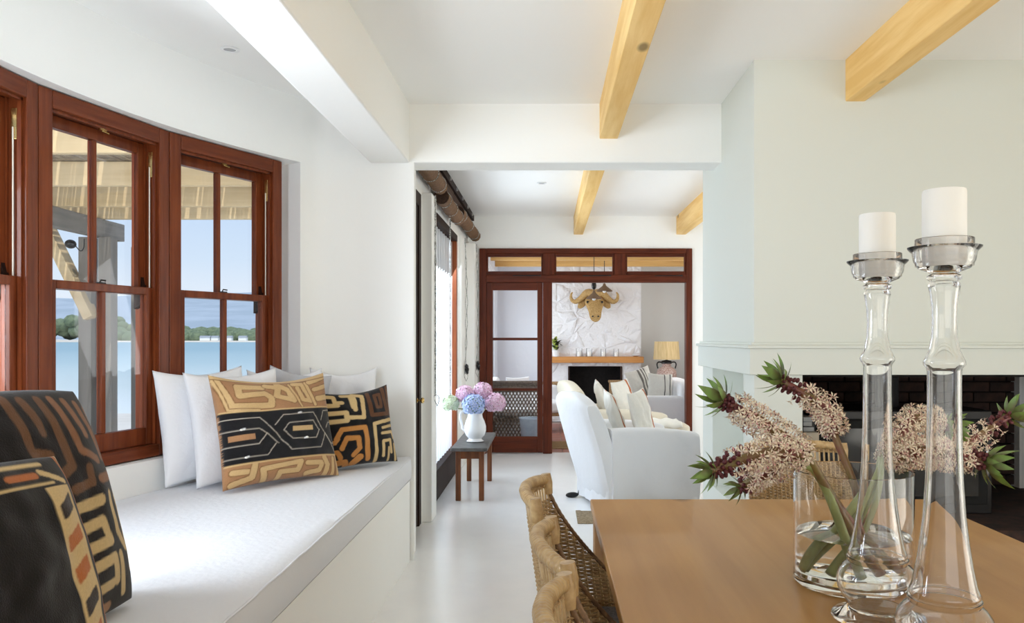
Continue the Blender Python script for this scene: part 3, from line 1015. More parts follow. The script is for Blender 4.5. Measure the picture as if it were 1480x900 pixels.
# four glass hurricane candles, a dish and a pot plant on the mantel
for i, px in enumerate((837, 851.5, 872, 890.5)):
    x = (px - 792) / 1150 * (SF - .04)
    t = thing('hurricane_glass', ('clear hurricane glass with candle next to the mantel plant', 'second hurricane glass from the mantel plant', 'third hurricane glass from the mantel plant', 'hurricane glass at the lamp end of the mantel row')[i], 'candle holder', (x, SF - .045, 1.088), group='hurricane glasses on the mantel')
    rr = .052 if i < 2 else .042
    MB().lathe([(0, 0), (rr, 0), (rr, .135 if i < 2 else .13), (rr - .003, .135 if i < 2 else .13), (rr - .003, .004), (0, .004)], 20).obj('glass', M['pane'], t, smooth=40)
    MB().lathe([(0, .006), (.03, .006), (.03, .075), (.028, .078), (0, .077)], 16).obj('candle', M['wax'], t, smooth=40)
tag(MB().lathe([(0, 1.089), (.03, 1.089), (.075, 1.105), (.078, 1.105), (.03, 1.086 + .006), (0, 1.0895)], 20, (1.46, SF - .04, 0)).obj('glass_dish', M['pane'], smooth=50), 'shallow glass dish at the end of the mantel', 'dish')
pl = thing('pot_plant', 'lime and dark leaved plant in a white pot on the mantel', 'plant', (.13, SF - .085, 1.088))
MB().lathe([(0, 0), (.05, 0), (.068, .10), (.07, .105), (.062, .105), (.055, .09), (0, .085)], 20).obj('pot', M['ceramic'], pl, smooth=50)
random.seed(4)


def leaf_mb(L, W, curl=.2, seg=6):
    m = MB()

    def fn(u, v):
        w = W * math.sin(PI * min(.999, v) ** .8) * (1 - .15 * v)
        x = (u - .5) * 2 * w
        return (x, L * v, curl * L * (v * (1 - v)) * -1 + abs(u - .5) * .25 * w)
    return m.grid(fn, 2, seg)


lmesh = None
for k in range(34):
    L = random.uniform(.09, .15)
    o = leaf_mb(L, .030, -.6).obj('leaf', M['yellowleaf'] if random.random() < .62 else M['darkleaf'], pl, smooth=180)
    az, el = random.uniform(.62 * PI, 1.38 * PI), R(random.uniform(-15, 80))
    o.location = (random.uniform(-.03, .03), random.uniform(-.03, .03), random.uniform(.10, .24))
    o.rotation_euler = (el, 0, az)

# woven buffalo head on the stone wall
bh = thing('buffalo_head', 'woven straw buffalo head with curved horns on the stone chimney', 'wall trophy', (.765, SF - .052, 1.95))
secs = [((0, .02, .06), .15, .15), ((0, -.08, .06), .165, .16), ((0, -.17, .03), .155, .14), ((0, -.25, -.05), .125, .12), ((0, -.32, -.13), .10, .095), ((0, -.37, -.20), .10, .08), ((0, -.40, -.25), .07, .05), ((0, -.41, -.285), .01, .01)]
m = MB()
nn = 22
for (cx, cy_, cz), rx, rz in secs:
    for k in range(nn):
        a = 2 * PI * k / nn
        m.v.append((cx + rx * math.cos(a), cy_ + .6 * rz * math.sin(a) * .5, cz + rz * math.sin(a)))
for i in range(len(secs) - 1):
    for k in range(nn):
        m.f.append((i * nn + k, i * nn + (k + 1) % nn, (i + 1) * nn + (k + 1) % nn, (i + 1) * nn + k))
m.f.append(tuple(range(nn)))
hd = m.obj('head', M['buffalo'], bh, smooth=180, subsurf=1)
for sx in (-1, 1):
    hp = spline([(.01 * sx, -.12, .17), (.12 * sx, -.13, .19), (.22 * sx, -.11, .10), (.31 * sx, -.10, .045), (.375 * sx, -.11, .08), (.385 * sx, -.12, .155), (.36 * sx, -.12, .20)], 40)
    rr = [.075 - .066 * (k / 40) ** .8 + (.0025 if k % 2 else 0) for k in range(41)]
    MB().tube(hp, rr, 12).obj('horn', M['buffalo'], bh, smooth=180)
    e_ = MB()
    er = spline([(.11 * sx, -.06, .06), (.18 * sx, -.05, .03), (.24 * sx, -.05, -.03), (.27 * sx, -.05, -.05)], 12)
    e_.tube(er, [.02, .03, .042, .05, .056, .058, .057, .052, .046, .038, .028, .018, .006], 10)
    e_.v = [(x, -.05 + (y + .05) * .4, z) for x, y, z in e_.v]
    e_.obj('ear', M['buffalo'], bh, smooth=180)
    MB().ball((.12 * sx, -.225, .035), .018, .016, .02).obj('eye', M['black'], hd, smooth=180)
    MB().ball((.045 * sx, -.425, -.205), .016, .02, .013).obj('nostril', M['black'], hd, smooth=180)
    MB().tube([(.05 * sx, -.21, .075), (.095 * sx, -.225, .07), (.125 * sx, -.18, .04)], .012, 8).obj('brow', M['buffalo'], hd, smooth=180)

# pendants
for (px, py, d, s_, top, lb, pul) in ((858.5, 432, 11.6, .115, 2.56, 'brown metal cone pendant with black pulley in front of the buffalo', True), (873.5, 421, 12.2, .125, 2.6, 'brown metal cone pendant without a pulley beside the buffalo', False)):
    b = P(px, py, d)
    t = thing('pendant_lamp', lb, 'pendant lamp', b, group='cone pendants')
    MB().lathe([(s_, 0), (s_ * .98, .012), (.03, .085), (.022, .1), (.02, .12), (.014, .12), (.014, .1), (.024, .08), (s_ * .95, .008)], 28, closed=True).obj('shade', M['pendant'], t, smooth=40)
    MB().ball((0, 0, .01), .03, .03, .035).obj('bulb', M['ceramic'], t, smooth=180)
    MB().tube([(0, 0, .12), (0, 0, 2.8 - b.z)], .006, 6).obj('cord', M['black'], t)
    if pul:
        MB().lathe([(0, -.06), (.02, -.055), (.034, -.03), (.036, 0), (.03, .035), (.018, .055), (.01, .07), (0, .07)], 16, (0, 0, .2)).obj('pulley', M['black'], t, smooth=60)

# lamp on a side table at the lounge wall
lt = thing('side_table', 'small dark side table behind the lounge sofa', 'table', (1.93, 12.95, 0))
MB().lathe([(0, .60), (.22, .60), (.23, .61), (.23, .63), (.22, .64), (0, .64)], 28).obj('table_top', M['dark_wood'], lt, smooth=40)
MB().lathe([(0, 0), (.15, 0), (.15, .02), (.03, .05), (.03, .6), (0, .6)], 20).obj('pedestal', M['dark_wood'], lt, smooth=40)
la = thing('table_lamp', 'table lamp with raffia drum shade and patterned clay urn base', 'lamp', (1.93, 12.95, .64))
MB().lathe([(0, 0), (.09, 0), (.12, .03), (.155, .10), (.165, .17), (.15, .235), (.11, .275), (.075, .29), (.07, .33), (.08, .34), (.06, .345), (0, .345)], 30).obj('urn', M['urn'], la, smooth=60)
MB().lathe([(0, .34), (.085, .34), (.088, .36), (.08, .385), (.02, .40), (.012, .44), (0, .44)], 24).obj('collar', M['black'], la, smooth=60)
for sx in (-1, 1):
    MB().tube(spline([(.07 * sx, 0, .36), (.13 * sx, 0, .365), (.155 * sx, 0, .33), (.14 * sx, 0, .26)], 16), .011, 8).obj('handle', M['black'], la, smooth=60)
MB().lathe([(.215, .41), (.195, .70), (.192, .70), (.212, .41)], 40, closed=True).obj('shade', M['shade'], la, smooth=40)

# ------------------------------------------------------------------ soft furniture


def rbox(mb, x0, x1, y0, y1, z0, z1, puff=.0, n=8, p=5.0, wob=0, seed=0):
    """rounded, slightly puffed box as a superellipsoid-like grid"""
    cx, cy_, cz = (x0 + x1) / 2, (y0 + y1) / 2, (z0 + z1) / 2
    hx, hy, hz = (x1 - x0) / 2, (y1 - y0) / 2, (z1 - z0) / 2
    base = MB()
    # cube-sphere
    idx = {}

    def key(q):
        return tuple(round(c, 5) for c in q)
    for ax in range(3):
        for sg in (-1, 1):
            for i in range(n):
                for j in range(n):
                    quad = []
                    for a, b in ((i, j), (i + 1, j), (i + 1, j + 1), (i, j + 1)):
                        u, v = -1 + 2 * a / n, -1 + 2 * b / n
                        u = math.copysign(abs(u) ** .8, u)
                        v = math.copysign(abs(v) ** .8, v)
                        q = [0, 0, 0]
                        q[ax] = sg
                        q[(ax + 1) % 3] = u
                        q[(ax + 2) % 3] = v
                        k = key(q)
                        if k not in idx:
                            L = (abs(q[0]) ** p + abs(q[1]) ** p + abs(q[2]) ** p) ** (1 / p)
                            s_ = [c / L for c in q]
                            pf = 1 + puff * (1 - s_[0] ** 2) * (1 - s_[1] ** 2)
                            w_ = wob * noise.noise((s_[0] * 2 + seed, s_[1] * 2, s_[2] * 2)) if wob else 0
                            idx[k] = len(base.v)
                            base.v.append((cx + s_[0] * (hx + w_), cy_ + s_[1] * (hy + w_), cz + s_[2] * (hz * pf + w_)))
                        quad.append(idx[k])
                    base.f.append(tuple(quad) if sg > 0 else tuple(reversed(quad)))
    return mb.add(base.v, base.f)


def armchair(name, label, loc, rotz, body, feet=True):
    """slip-covered armchair, local +X is its front"""
    t = thing(name, label, 'armchair', loc, rotz, 'slip-covered armchairs')
    W, D = .40, .80

    def back(u, v):
        # u round the section (front/rear), v across the width
        y = -W + 2 * W * v
        yy = y / W
        top = .865 + .09 * (1 - abs(yy) ** 2.6)
        a = u * 2 * PI
        # section: rounded slab leaning backwards
        k = math.cos(a)
        s_ = math.sin(a)
        h = .5 + .5 * math.copysign(abs(s_) ** .35, s_)     # 0 bottom 1 top
        th = math.copysign(abs(k) ** .5, k)
        z = .07 + (top - .07) * h
        lean = -.26 * (max(0, z - .07) / .85) ** 1.25
        edge = 1 - .35 * max(0, abs(yy) - .86) / .14
        x = .10 + lean + th * (.105 - .02 * h) * edge + .012 * noise.noise((y * 3, z * 3, 2.0))
        flare = 1 + .03 * h
        return (x, y * flare, z)
    m = MB().grid(back, 40, 22, closed_u=True)
    n0 = 40
    m.f.append(tuple(reversed(range(n0))))
    m.f.append(tuple(22 * n0 + k for k in range(n0)))
    m.obj('backrest', body, t, smooth=50)
    for s_ in (-1, 1):
        def arm(u, v, s_=s_):
            # u round the profile in yz, v along x
            a = u * 2 * PI
            x = .03 + .77 * v
            prof_y = math.copysign(abs(math.cos(a)) ** .45, math.cos(a))
            prof_z = math.copysign(abs(math.sin(a)) ** .45, math.sin(a))
            ztop = .675 - .05 * v + .02 * math.sin(v * PI)
            zc, zh = (ztop + .035) / 2, (ztop - .035) / 2
            z = zc + zh * prof_z
            hh = (z - .035) / ztop
            wdt = .078 + .018 * (1 - hh) + .012 * math.exp(-((hh - .95) / .1) ** 2)
            y = s_ * (W - .062) + wdt * prof_y
            fold = .012 * math.sin(v * 11 + hh * 3) * (1 - hh) + .016 * noise.noise((v * 3.5 + hh * 2.4, hh * 1.4, s_)) + .008 * noise.noise((v * 9 + hh * 7, hh * 3, s_ + 4))
            y += fold * (1 if prof_y * s_ > 0 else 0) * s_
            endr = 1 if v < .93 else 1 - .10 * ((v - .93) / .07) ** 2
            return (x, s_ * (W - .062) + (y - s_ * (W - .062)) * endr, zc + (z - zc) * (1 if v < .93 else 1 - .05 * ((v - .93) / .07) ** 2))
        m = MB().grid(arm, 36, 24, closed_u=True)
        m.f.append(tuple(reversed(range(36))))
        m.f.append(tuple(24 * 36 + k for k in range(36)))
        m.obj('arm', body, t, smooth=60)
    # skirt in folds
    m = MB()
    sk = []
    for (ax, ay, bx, by) in ((.02, -W, D - .02, -W), (D - .02, -W, D + .02, W), (D + .02, W, .02, W), (.02, W, .0, -W)):
        for k in range(26):
            q = k / 26
            sk.append(Vector((ax + (bx - ax) * q, ay + (by - ay) * q)))
    n = len(sk)
    for j in range(8):
        z = .025 + .33 * j / 7
        for k, p in enumerate(sk):
            o_ = (p - Vector((.4, 0))).normalized()
            f_ = (.008 * math.sin(k * 1.1) + .006 * math.sin(k * .43)) * (1 - j / 7)
            lift = .03 * max(0, noise.noise((k * .11, 0, 5))) if j == 0 else 0
            q = p + o_ * (f_ + .012 * (1 - j / 7))
            m.v.append((q.x, q.y, z + lift))
    for j in range(7):
        for k in range(n):
            m.f.append((j * n + k, j * n + (k + 1) % n, (j + 1) * n + (k + 1) % n, (j + 1) * n + k))
    m.f.append(tuple(7 * n + k for k in range(n)))
    m.obj('skirt', body, t, smooth=70)
    rbox(MB(), .17, D + .07, -.27, .27, .33, .52, .05, 8, 6).obj('seat_cushion', body if body is M['slip2'] else M['linen2'], t, smooth=180)
    if feet:
        for (x, y, sx) in ((.0, W - .05, -1), (.12, -W + .08, -1), (D - .12, W - .08, 1), (D - .12, -W + .08, 1)):
            fm = MB().ball((x + sx * .05, y, .022), .06, .028, .024)
            fm.tube([(x - sx * .02, y, .02), (x - sx * .05, y, .12)], .022, 10)
            fm.v = [(a, b, max(c, .001)) for a, b, c in fm.v]
            fm.obj('foot', M['black'], t, smooth=60)
    return t


def pillow_frame(bottom, az, lean, roll=0):
    n = Vector((math.cos(R(az)), math.sin(R(az)), 0))
    z = Vector((0, 0, 1))
    r = z.cross(n)
    v = z * math.cos(R(lean)) - n * math.sin(R(lean))
    n2 = n * math.cos(R(lean)) + z * math.sin(R(lean))
    r2 = r * math.cos(R(roll)) + v * math.sin(R(roll))
    v2 = v * math.cos(R(roll)) - r * math.sin(R(roll))
    m = Matrix((r2, v2, n2)).transposed().to_4x4()
    m.translation = Vector(bottom)
    return m


def pillow(name, label, bottom, az, lean, w, h, t, mt, roll=0, N=36, paint=None, plain=None, group=None, pinch=.07, seed=0, wrinkle=.012, slump=0.0, cat='cushion', parent=None):
    m = MB()
    cols = []
    img = paint() if paint else None
    for side in (1, -1):
        base = len(m.v)
        for j in range(N + 1):
            for i in range(N + 1):
                u, v = -1 + 2 * i / N, -1 + 2 * j / N
                # denser towards the edge
                uu, vv = math.sin(u * PI / 2) * .35 + u * .65, math.sin(v * PI / 2) * .35 + v * .65
                f = max(0.0, (1 - uu * uu)) ** .5 * max(0.0, (1 - vv * vv)) ** .5
                f = f ** .85
                x = uu * w / 2 * (1 - pinch * (1 - vv * vv) * abs(uu) ** 2)
                y = vv * h / 2 * (1 - pinch * (1 - uu * uu) * abs(vv) ** 2)
                zz = side * t / 2 * f
                nz = noise.noise((uu * 2.2 + seed, vv * 2.2, side + seed))
                nz2 = noise.noise((uu * 5 + seed, vv * 5, side * 3 + seed))
                zz += side * f * (wrinkle * nz * 1.4 + wrinkle * .5 * nz2)
                # the upper edge sags a little, the base bulges
                y -= slump * (1 - uu * uu) * max(0, vv) * h
                zz += side * slump * .35 * f * max(0, -vv) * t
                m.v.append((x, y + h / 2, zz))
                if paint:
                    if side > 0:
                        S = img.shape[0]
                        a = min(S - 1, int((uu + 1) / 2 * S))
                        b = min(S - 1, int((vv + 1) / 2 * S))
                        cols.append(img[b, a])
                    else:
                        cols.append(plain)
        for j in range(N):
            for i in range(N):
                a = base + j * (N + 1) + i
                q = (a, a + 1, a + N + 2, a + N + 1)
                m.f.append(q if side > 0 else tuple(reversed(q)))
    me = m.mesh(name)
    if paint:
        ca = me.color_attributes.new('Col', 'FLOAT_COLOR', 'POINT')
        arr = np.ones((len(cols), 4), dtype=np.float32)
        arr[:, :3] = np.array(cols, dtype=np.float32)
        ca.data.foreach_set('color', arr.ravel())
    bm = bmesh.new()
    bm.from_mesh(me)
    bmesh.ops.remove_doubles(bm, verts=bm.verts, dist=2e-4)
    bm.to_mesh(me)
    bm.free()
    me.materials.append(mt)
    me.shade_smooth()
    o = bpy.data.objects.new(name, me)
    C.objects.link(o)
    o.matrix_world = pillow_frame(bottom, az, lean, roll)
    if label:
        tag(o, label, cat, group)
    return o


# --- cloth patterns, painted as dyed and embroidered cloth
S_ = 300
YY, XX = np.mgrid[0:S_, 0:S_]
XX = (XX + .5) / S_
YY = (YY + .5) / S_


def canvas(c):
    a = np.empty((S_, S_, 3), dtype=np.float32)
    a[:] = c
    return a


def stroke(img, pts, w, col, square=True):
    d = np.full((S_, S_), 9.0)
    for (x0, y0), (x1, y1) in zip(pts, pts[1:]):
        dx, dy = x1 - x0, y1 - y0
        L = dx * dx + dy * dy + 1e-12
        t = np.clip(((XX - x0) * dx + (YY - y0) * dy) / L, 0, 1)
        d = np.minimum(d, np.hypot(XX - x0 - t * dx, YY - y0 - t * dy))
    a = np.clip((w / 2 - d) / .006 + .5, 0, 1)[..., None]
    img[:] = img * (1 - a) + np.array(col, dtype=np.float32) * a


def rect(img, x0, x1, y0, y1, col):
    k = (XX >= x0) & (XX < x1) & (YY >= y0) & (YY < y1)
    img[k] = col


def grain(img, amt=.12, seed=3):
    r = np.random.RandomState(seed)
    n = r.rand(S_, S_).astype(np.float32)
    img *= (1 - amt / 2 + amt * n)[..., None]
    return img


BLK = hexc(22, 20, 22)
TAN = hexc(196, 164, 116)
TAN2 = hexc(158, 116, 80)
BRN = hexc(92, 58, 34)
RUST = hexc(172, 98, 46)
OCH = hexc(184, 126, 66)
CRM = hexc(200, 172, 122)
LINE = hexc(190, 180, 165)


def paint_a():
    g = canvas(TAN2)
    for p, w in (([(.02, .99), (.09, .70), (.40, .70), (.42, .78), (.37, .83), (.16, .80), (.17, .90), (.36, .90)], .055),
                 ([(.0, .97), (.06, .67), (.30, .66)], .02),
                 ([(.40, .92), (.50, .90), (.47, .80), (.60, .74), (.58, .86), (.50, .94)], .055),
                 ([(.66, .67), (.60, .93)], .02),
                 ([(.64, .93), (.72, .92), (.76, .72), (.69, .74), (.67, .88)], .045),
                 ([(.80, .68), (.76, .93)], .03),
                 ([(.80, .93), (.98, .96)], .05), ([(.83, .84), (.98, .86)], .045), ([(.84, .74), (.98, .75)], .055),
                 ([(.0, .985), (1, .985)], .05),
                 ([(.05, .13), (.16, .12)], .045), ([(.05, .03), (.2, .06), (.22, .2)], .05),
                 ([(.30, .0), (.28, .12), (.60, .15), (.58, .07), (.42, .07), (.41, .0)], .045),
                 ([(.66, .03), (.78, .05), (.80, .12), (.66, .13)], .045), ([(.84, .0), (.86, .10), (.82, .17)], .05), ([(.92, .0), (.93, .16)], .035), ([(.98, .0), (.98, .18)], .03)):
        stroke(g, p, w + .014, hexc(118, 82, 50))
        stroke(g, p, w, TAN)
    rect(g, 0, 1, .195, .645, BLK)
    stroke(g, [(0, .65), (1, .65)], .018, TAN)
    stroke(g, [(0, .19), (1, .19)], .014, TAN)
    for p in ([(0, .585), (.29, .585), (.52, .27), (.80, .27), (.87, .40), (.93, .30), (1, .30)],
              [(0, .48), (.27, .48), (.42, .34)], [(0, .35), (.25, .35), (.32, .43)],
              [(0, .245), (.32, .245), (.40, .34)],
              [(.40, .50), (.47, .59), (.76, .60), (.90, .34), (.98, .22)], [(.47, .45), (.52, .51), (.75, .52), (.81, .43), (.76, .36), (.54, .37), (.47, .45)],
              [(.84, .52), (.88, .61), (1, .62)], [(.90, .45), (.94, .50), (1, .50)]):
        stroke(g, p, .0062, LINE)
    rect(g, .03, .225, .395, .445, TAN2)
    rect(g, .545, .74, .43, .475, TAN)
    for c_ in ((.14, .482), (.155, .245), (.62, .60), (.66, .365)):
        stroke(g, [(c_[0] - .012, c_[1]), (c_[0] + .012, c_[1] + .004)], .014, (.75, .75, .75))
    return grain(g)


def paint_b():
    g = canvas(BLK)
    for p, w, c_ in (([(.02, .93), (.26, .93), (.26, .84), (.34, .84)], .055, CRM), ([(.36, .95), (.46, .95), (.46, .76)], .05, CRM),
                     ([(.02, .80), (.28, .80)], .06, CRM), ([(.02, .69), (.36, .69), (.36, .58), (.02, .58)], .06, CRM),
                     ([(.36, .62), (.56, .60), (.60, .92), (.50, .96), (.48, .72)], .055, CRM),
                     ([(.68, .94), (.68, .62), (.92, .62), (.90, .96)], .055, BRN), ([(.77, .90), (.77, .72), (.84, .72), (.84, .90), (.79, .90)], .045, BRN), ([(.97, .97), (.97, .6)], .04, BRN),
                     ([(.02, .46), (.12, .46), (.12, .39), (.02, .39)], .05, OCH), ([(.20, .36), (.28, .47), (.56, .47), (.58, .06)], .06, OCH),
                     ([(.02, .30), (.18, .32), (.22, .36)], .055, OCH), ([(.26, .24), (.33, .36), (.46, .35), (.48, .22), (.40, .14)], .06, OCH), ([(.02, .20), (.20, .20), (.24, .12)], .055, OCH),
                     ([(.40, .03), (.48, .10)], .09, OCH), ([(.02, .07), (.30, .06), (.32, .0)], .07, OCH),
                     ([(.68, .02), (.69, .50), (.97, .54)], .045, CRM), ([(.80, .44), (.96, .46)], .035, CRM), ([(.78, .37), (.96, .38), (.97, .3)], .035, CRM), ([(.78, .08), (.79, .27), (.90, .28), (.90, .12)], .04, CRM), ([(.85, .02), (.86, .18)], .03, CRM), ([(.97, .22), (.96, .02)], .035, CRM)):
        stroke(g, p, w, c_)
    return grain(g)


def paint_c():
    g = canvas(hexc(24, 18, 15))
    B2 = hexc(104, 70, 44)
    B3 = hexc(132, 88, 56)
    X = lambda x: .46 + .54 * x
    for p, w, c_ in (([(.08, .95), (.10, .72), (.26, .70)], .045, B2), ([(.24, .94), (.28, .80)], .045, B2), ([(.42, .94), (.45, .64), (.26, .60)], .045, B2), ([(.56, .94), (.60, .70), (.78, .65)], .042, B3), ([(.70, .93), (.74, .77)], .04, B3), ([(.84, .92), (.88, .66)], .036, B3), ([(.95, .90), (.96, .6)], .03, B3),
                     ([(.38, .535), (.60, .555), (.62, .62)], .042, B2), ([(.72, .56), (.90, .57)], .042, B3), ([(.08, .60), (.10, .52), (.28, .51)], .045, B2),
                     ([(.12, .445), (.66, .47)], .048, CRM), ([(.30, .36), (.62, .38), (.66, .29), (.12, .265)], .046, CRM), ([(.12, .36), (.2, .365)], .045, CRM), ([(.12, .18), (.68, .215), (.70, .12)], .046, CRM), ([(.12, .09), (.64, .115)], .04, CRM), ([(.80, .49), (.80, .32), (.90, .24)], .036, CRM), ([(.78, .22), (.80, .06)], .036, CRM), ([(.93, .47), (.95, .14)], .028, CRM), ([(.12, .02), (.6, .03)], .04, TAN2)):
        stroke(g, [(X(a_), b_) for a_, b_ in p], w, c_)
    return grain(g)


def paint_d():
    g = canvas(hexc(26, 22, 19))
    X = lambda x: .62 + .38 * x
    rect(g, X(.42), X(.86), 0, .84, CRM)
    for k, c_ in enumerate((RUST, hexc(40, 28, 22), RUST, RUST, hexc(40, 28, 22))):
        y = .06 + k * .155
        for q in range(6):
            stroke(g, [(X(.52), y + .012 * q), (X(.76), y + .05 + .012 * q)], .014, c_)
    stroke(g, [(X(.42), 0), (X(.40), .86)], .02, BLK)
    stroke(g, [(X(.87), 0), (X(.87), .9)], .025, BLK)
    stroke(g, [(X(.93), 0), (X(.93), 1)], .016, RUST)
    stroke(g, [(X(.98), 0), (X(.98), 1)], .014, CRM)
    stroke(g, [(0, .86), (X(.6), .86)], .014, CRM)
    stroke(g, [(X(0), .905), (X(.4), .905)], .035, RUST)
    stroke(g, [(X(.5), .92), (X(.8), .86)], .03, CRM)
    stroke(g, [(0, .96), (X(.6), .96)], .02, CRM)
    return grain(g)


def paint_stripe(base, bands):
    def f():
        g = canvas(base)
        for x0, x1, c_ in bands:
            rect(g, x0, x1, 0, 1, c_)
        return grain(g, .06)
    return f


CT = .665   # top of the bench cushion
kb = pillow('kuba_cushion', 'square tan kuba cloth cushion with black lined band across the middle', (-1.335, 4.03, CT), -39, 16, .66, .57, .20, M['kuba'], roll=-1, N=170, paint=paint_a, plain=TAN2, group='kuba cloth cushions', seed=1, slump=.05)
for u, v in ((.14, .482), (.155, .245), (.62, .60), (.66, .365)):
    x, y = (u - .5) * .66, v * .57
    f = ((1 - (2 * u - 1) ** 2) * (1 - (2 * v - 1) ** 2)) ** .425
    MB().ball((0, 0, 0), .009, .0055, .005, 10, 6).obj('cowrie', M['shell'], kb, smooth=180).location = (x, y, .10 * f + .004)
pillow('kuba_cushion', 'small dark kuba maze cushion at the end of the window seat', (-1.075, 4.52, CT), -50, 13, .50, .46, .17, M['kuba'], roll=2, N=150, paint=paint_b, plain=BLK, group='kuba cloth cushions', seed=2, slump=.05)
pillow('kuba_cushion', 'large brown and black kuba cushion with a cream maze on its lower half', (-1.205, 1.92, CT + .014), -10, 18, .58, .60, .20, M['kuba'], roll=0, N=160, paint=paint_c, plain=BLK, group='kuba cloth cushions', seed=3, slump=.0, pinch=-.05)
pillow('kuba_cushion', 'black kuba cushion with a cream and rust diagonal block border', (-1.07, 1.60, CT + .008), -10, 18, .52, .47, .17, M['kuba'], roll=0, N=150, paint=paint_d, plain=BLK, group='kuba cloth cushions', seed=4, slump=.0, pinch=-.04)
# plain cushions behind
pillow('linen_cushion', 'white linen cushion leaning on the window joint', (-1.745, 4.13, CT), -32, 9, .52, .585, .15, M['linen'], roll=1, seed=5, group='plain cushions', slump=.03)
pillow('linen_cushion', 'white linen cushion right behind the tan kuba cushion', (-1.555, 4.09, CT), -39, 12, .52, .58, .14, M['linen'], roll=1, seed=6, group='plain cushions', slump=.03)
pillow('linen_cushion', 'grey linen cushion with one corner showing above the tan kuba cushion', (-1.46, 4.50, CT + .04), -48, 7, .38, .52, .09, M['greylinen'], roll=-11, seed=7, group='plain cushions', slump=.02)
pillow('linen_cushion', 'white linen cushion by the window jamb at the bench end', (-1.50, 4.62, CT), -55, 9, .44, .56, .12, M['linen'], roll=0, seed=8, group='plain cushions', slump=.06)
pillow('linen_cushion', 'white linen cushion against the end wall above the small dark cushion', (-1.24, 4.83, CT), -75, 8, .40, .56, .12, M['linen'], roll=0, seed=9, group='plain cushions', slump=.06)
pillow('linen_cushion', 'pale linen cushion mostly hidden behind the large brown cushion', (-1.375, 2.05, CT), -12, 14, .5, .60, .10, M['linen2'], roll=0, seed=10, group='plain cushions')

# --- armchairs
ca_ = math.atan2(.23, .77)
a1 = armchair('armchair', 'white slip-covered armchair seen from behind, nearest the dining table', (.36, 6.66, .001), ca_, M['slip'])
a2 = armchair('armchair', 'cream slip-covered armchair behind the white one', (.36, 8.35, .001), ca_ - .10, M['slip2'], feet=False)
ORG = hexc(176, 96, 44)
WHT = hexc(226, 224, 216)


def on_chair(root, x, y, z):
    return root.matrix_basis @ Vector((x, y, z))


for (root, lx_, ly_, az, ln, sz, lb, sd, roll, bands) in (
        (a1, .49, -.06, -46, 14, .36, 'white cushion with a rust edge stripe at the near side of the white armchair', 11, 5, [(.82, .93, ORG)]),
        (a1, .295, .03, -14, 19, .38, 'white cushion with rust bands deeper in the white armchair', 12, 4, [(.78, .92, ORG), (.08, .16, ORG)]),
        (a2, .49, -.06, -46, 14, .36, 'white cushion with a rust band on the cream armchair', 13, 5, [(.74, .86, ORG)]),
        (a2, .295, .03, -14, 19, .38, 'cream cushion with a rust band deeper in the cream armchair', 14, 4, [(.76, .9, ORG)])):
    pillow('striped_cushion', lb, on_chair(root, lx_, ly_, .545), az + math.degrees(root.rotation_euler.z), ln, sz, .42, .11, M['kuba'], roll=roll, N=64, paint=paint_stripe(WHT, bands), plain=WHT, group='rust striped cushions', seed=sd, slump=.0)

# basket ottoman between the chairs
bo = thing('wicker_ottoman', 'round-cornered wicker ottoman with a cream pad between the armchairs', 'ottoman', (1.13, 7.66, .001))
m = MB()
for j in range(22):
    z = .02 + .47 * j / 22
    rr = .205 + .02 * math.sin(j / 22 * PI)
    ring = []
    for k in range(40):
        a = 2 * PI * k / 40
        c_, s_ = math.cos(a), math.sin(a)
        q = rr / (abs(c_) ** 4 + abs(s_) ** 4) ** .25 + (.006 if (k + j) % 2 else -.004)
        ring.append((q * c_, q * s_, z + .011))
    m.tube(ring, .011, 5, closed=True)
m.obj('basket', M['rattan'], bo, smooth=60)
rbox(MB(), -.215, .215, -.215, .215, .48, .575, .2, 8, 6).obj('pad', M['slip2'], bo, smooth=180)
tw = MB().grid(lambda u, v: (-.17 + .30 * u, -.22 + .38 * v, .583 + .008 * math.sin(u * 15 + v * 4) - .06 * max(0, .1 - v) * 8), 24, 16).obj('throw', M['linen2'], None, smooth=180)
md = tw.modifiers.new('thick', 'SOLIDIFY')
md.thickness = .012
tw.location = (1.13, 7.66, .026)
tag(tw, 'folded cream throw lying on the wicker ottoman', 'throw')

# rug
rg = thing('jute_rug', 'woven jute rug lying before the white armchair', 'rug', (.235, 6.0, 0))
MB().box(0, 2.2, 0, .42, .001, .006).obj('weave', M['jute'], rg, bevel=.004)
bd_ = MB()
for i in range(9):
    pass
MB().box(-.012, .03, -.012, .432, .0005, .008).box(.03, 2.2, -.012, .03, .0005, .008).obj('border', M['jute'], rg, bevel=.005)

# stool with jug and hydrangeas
sb = thing('bench_stool', 'narrow wooden bench stool with a dark top by the glazed door', 'stool', (-.672, 7.32, 0))
rbx = MB().box(-.157, .157, -.56, .56, .432, .465)
rbx.obj('top', M['stooltop'], sb, bevel=.01, seg=3)
for x in (-.10, .10):
    for y in (-.47, .47):
        MB().box(x - .022, x + .022, y - .022, y + .022, 0, .432).obj('leg', M['stoolwood'], sb, bevel=.004)
for y in (-.47, .47):
    MB().box(-.08, .08, y - .012, y + .012, .36, .432).obj('apron', M['stoolwood'], sb, bevel=.003)
for x in (-.10, .10):
    MB().box(x - .012, x + .012, -.45, .45, .37, .432).obj('apron', M['stoolwood'], sb, bevel=.003)

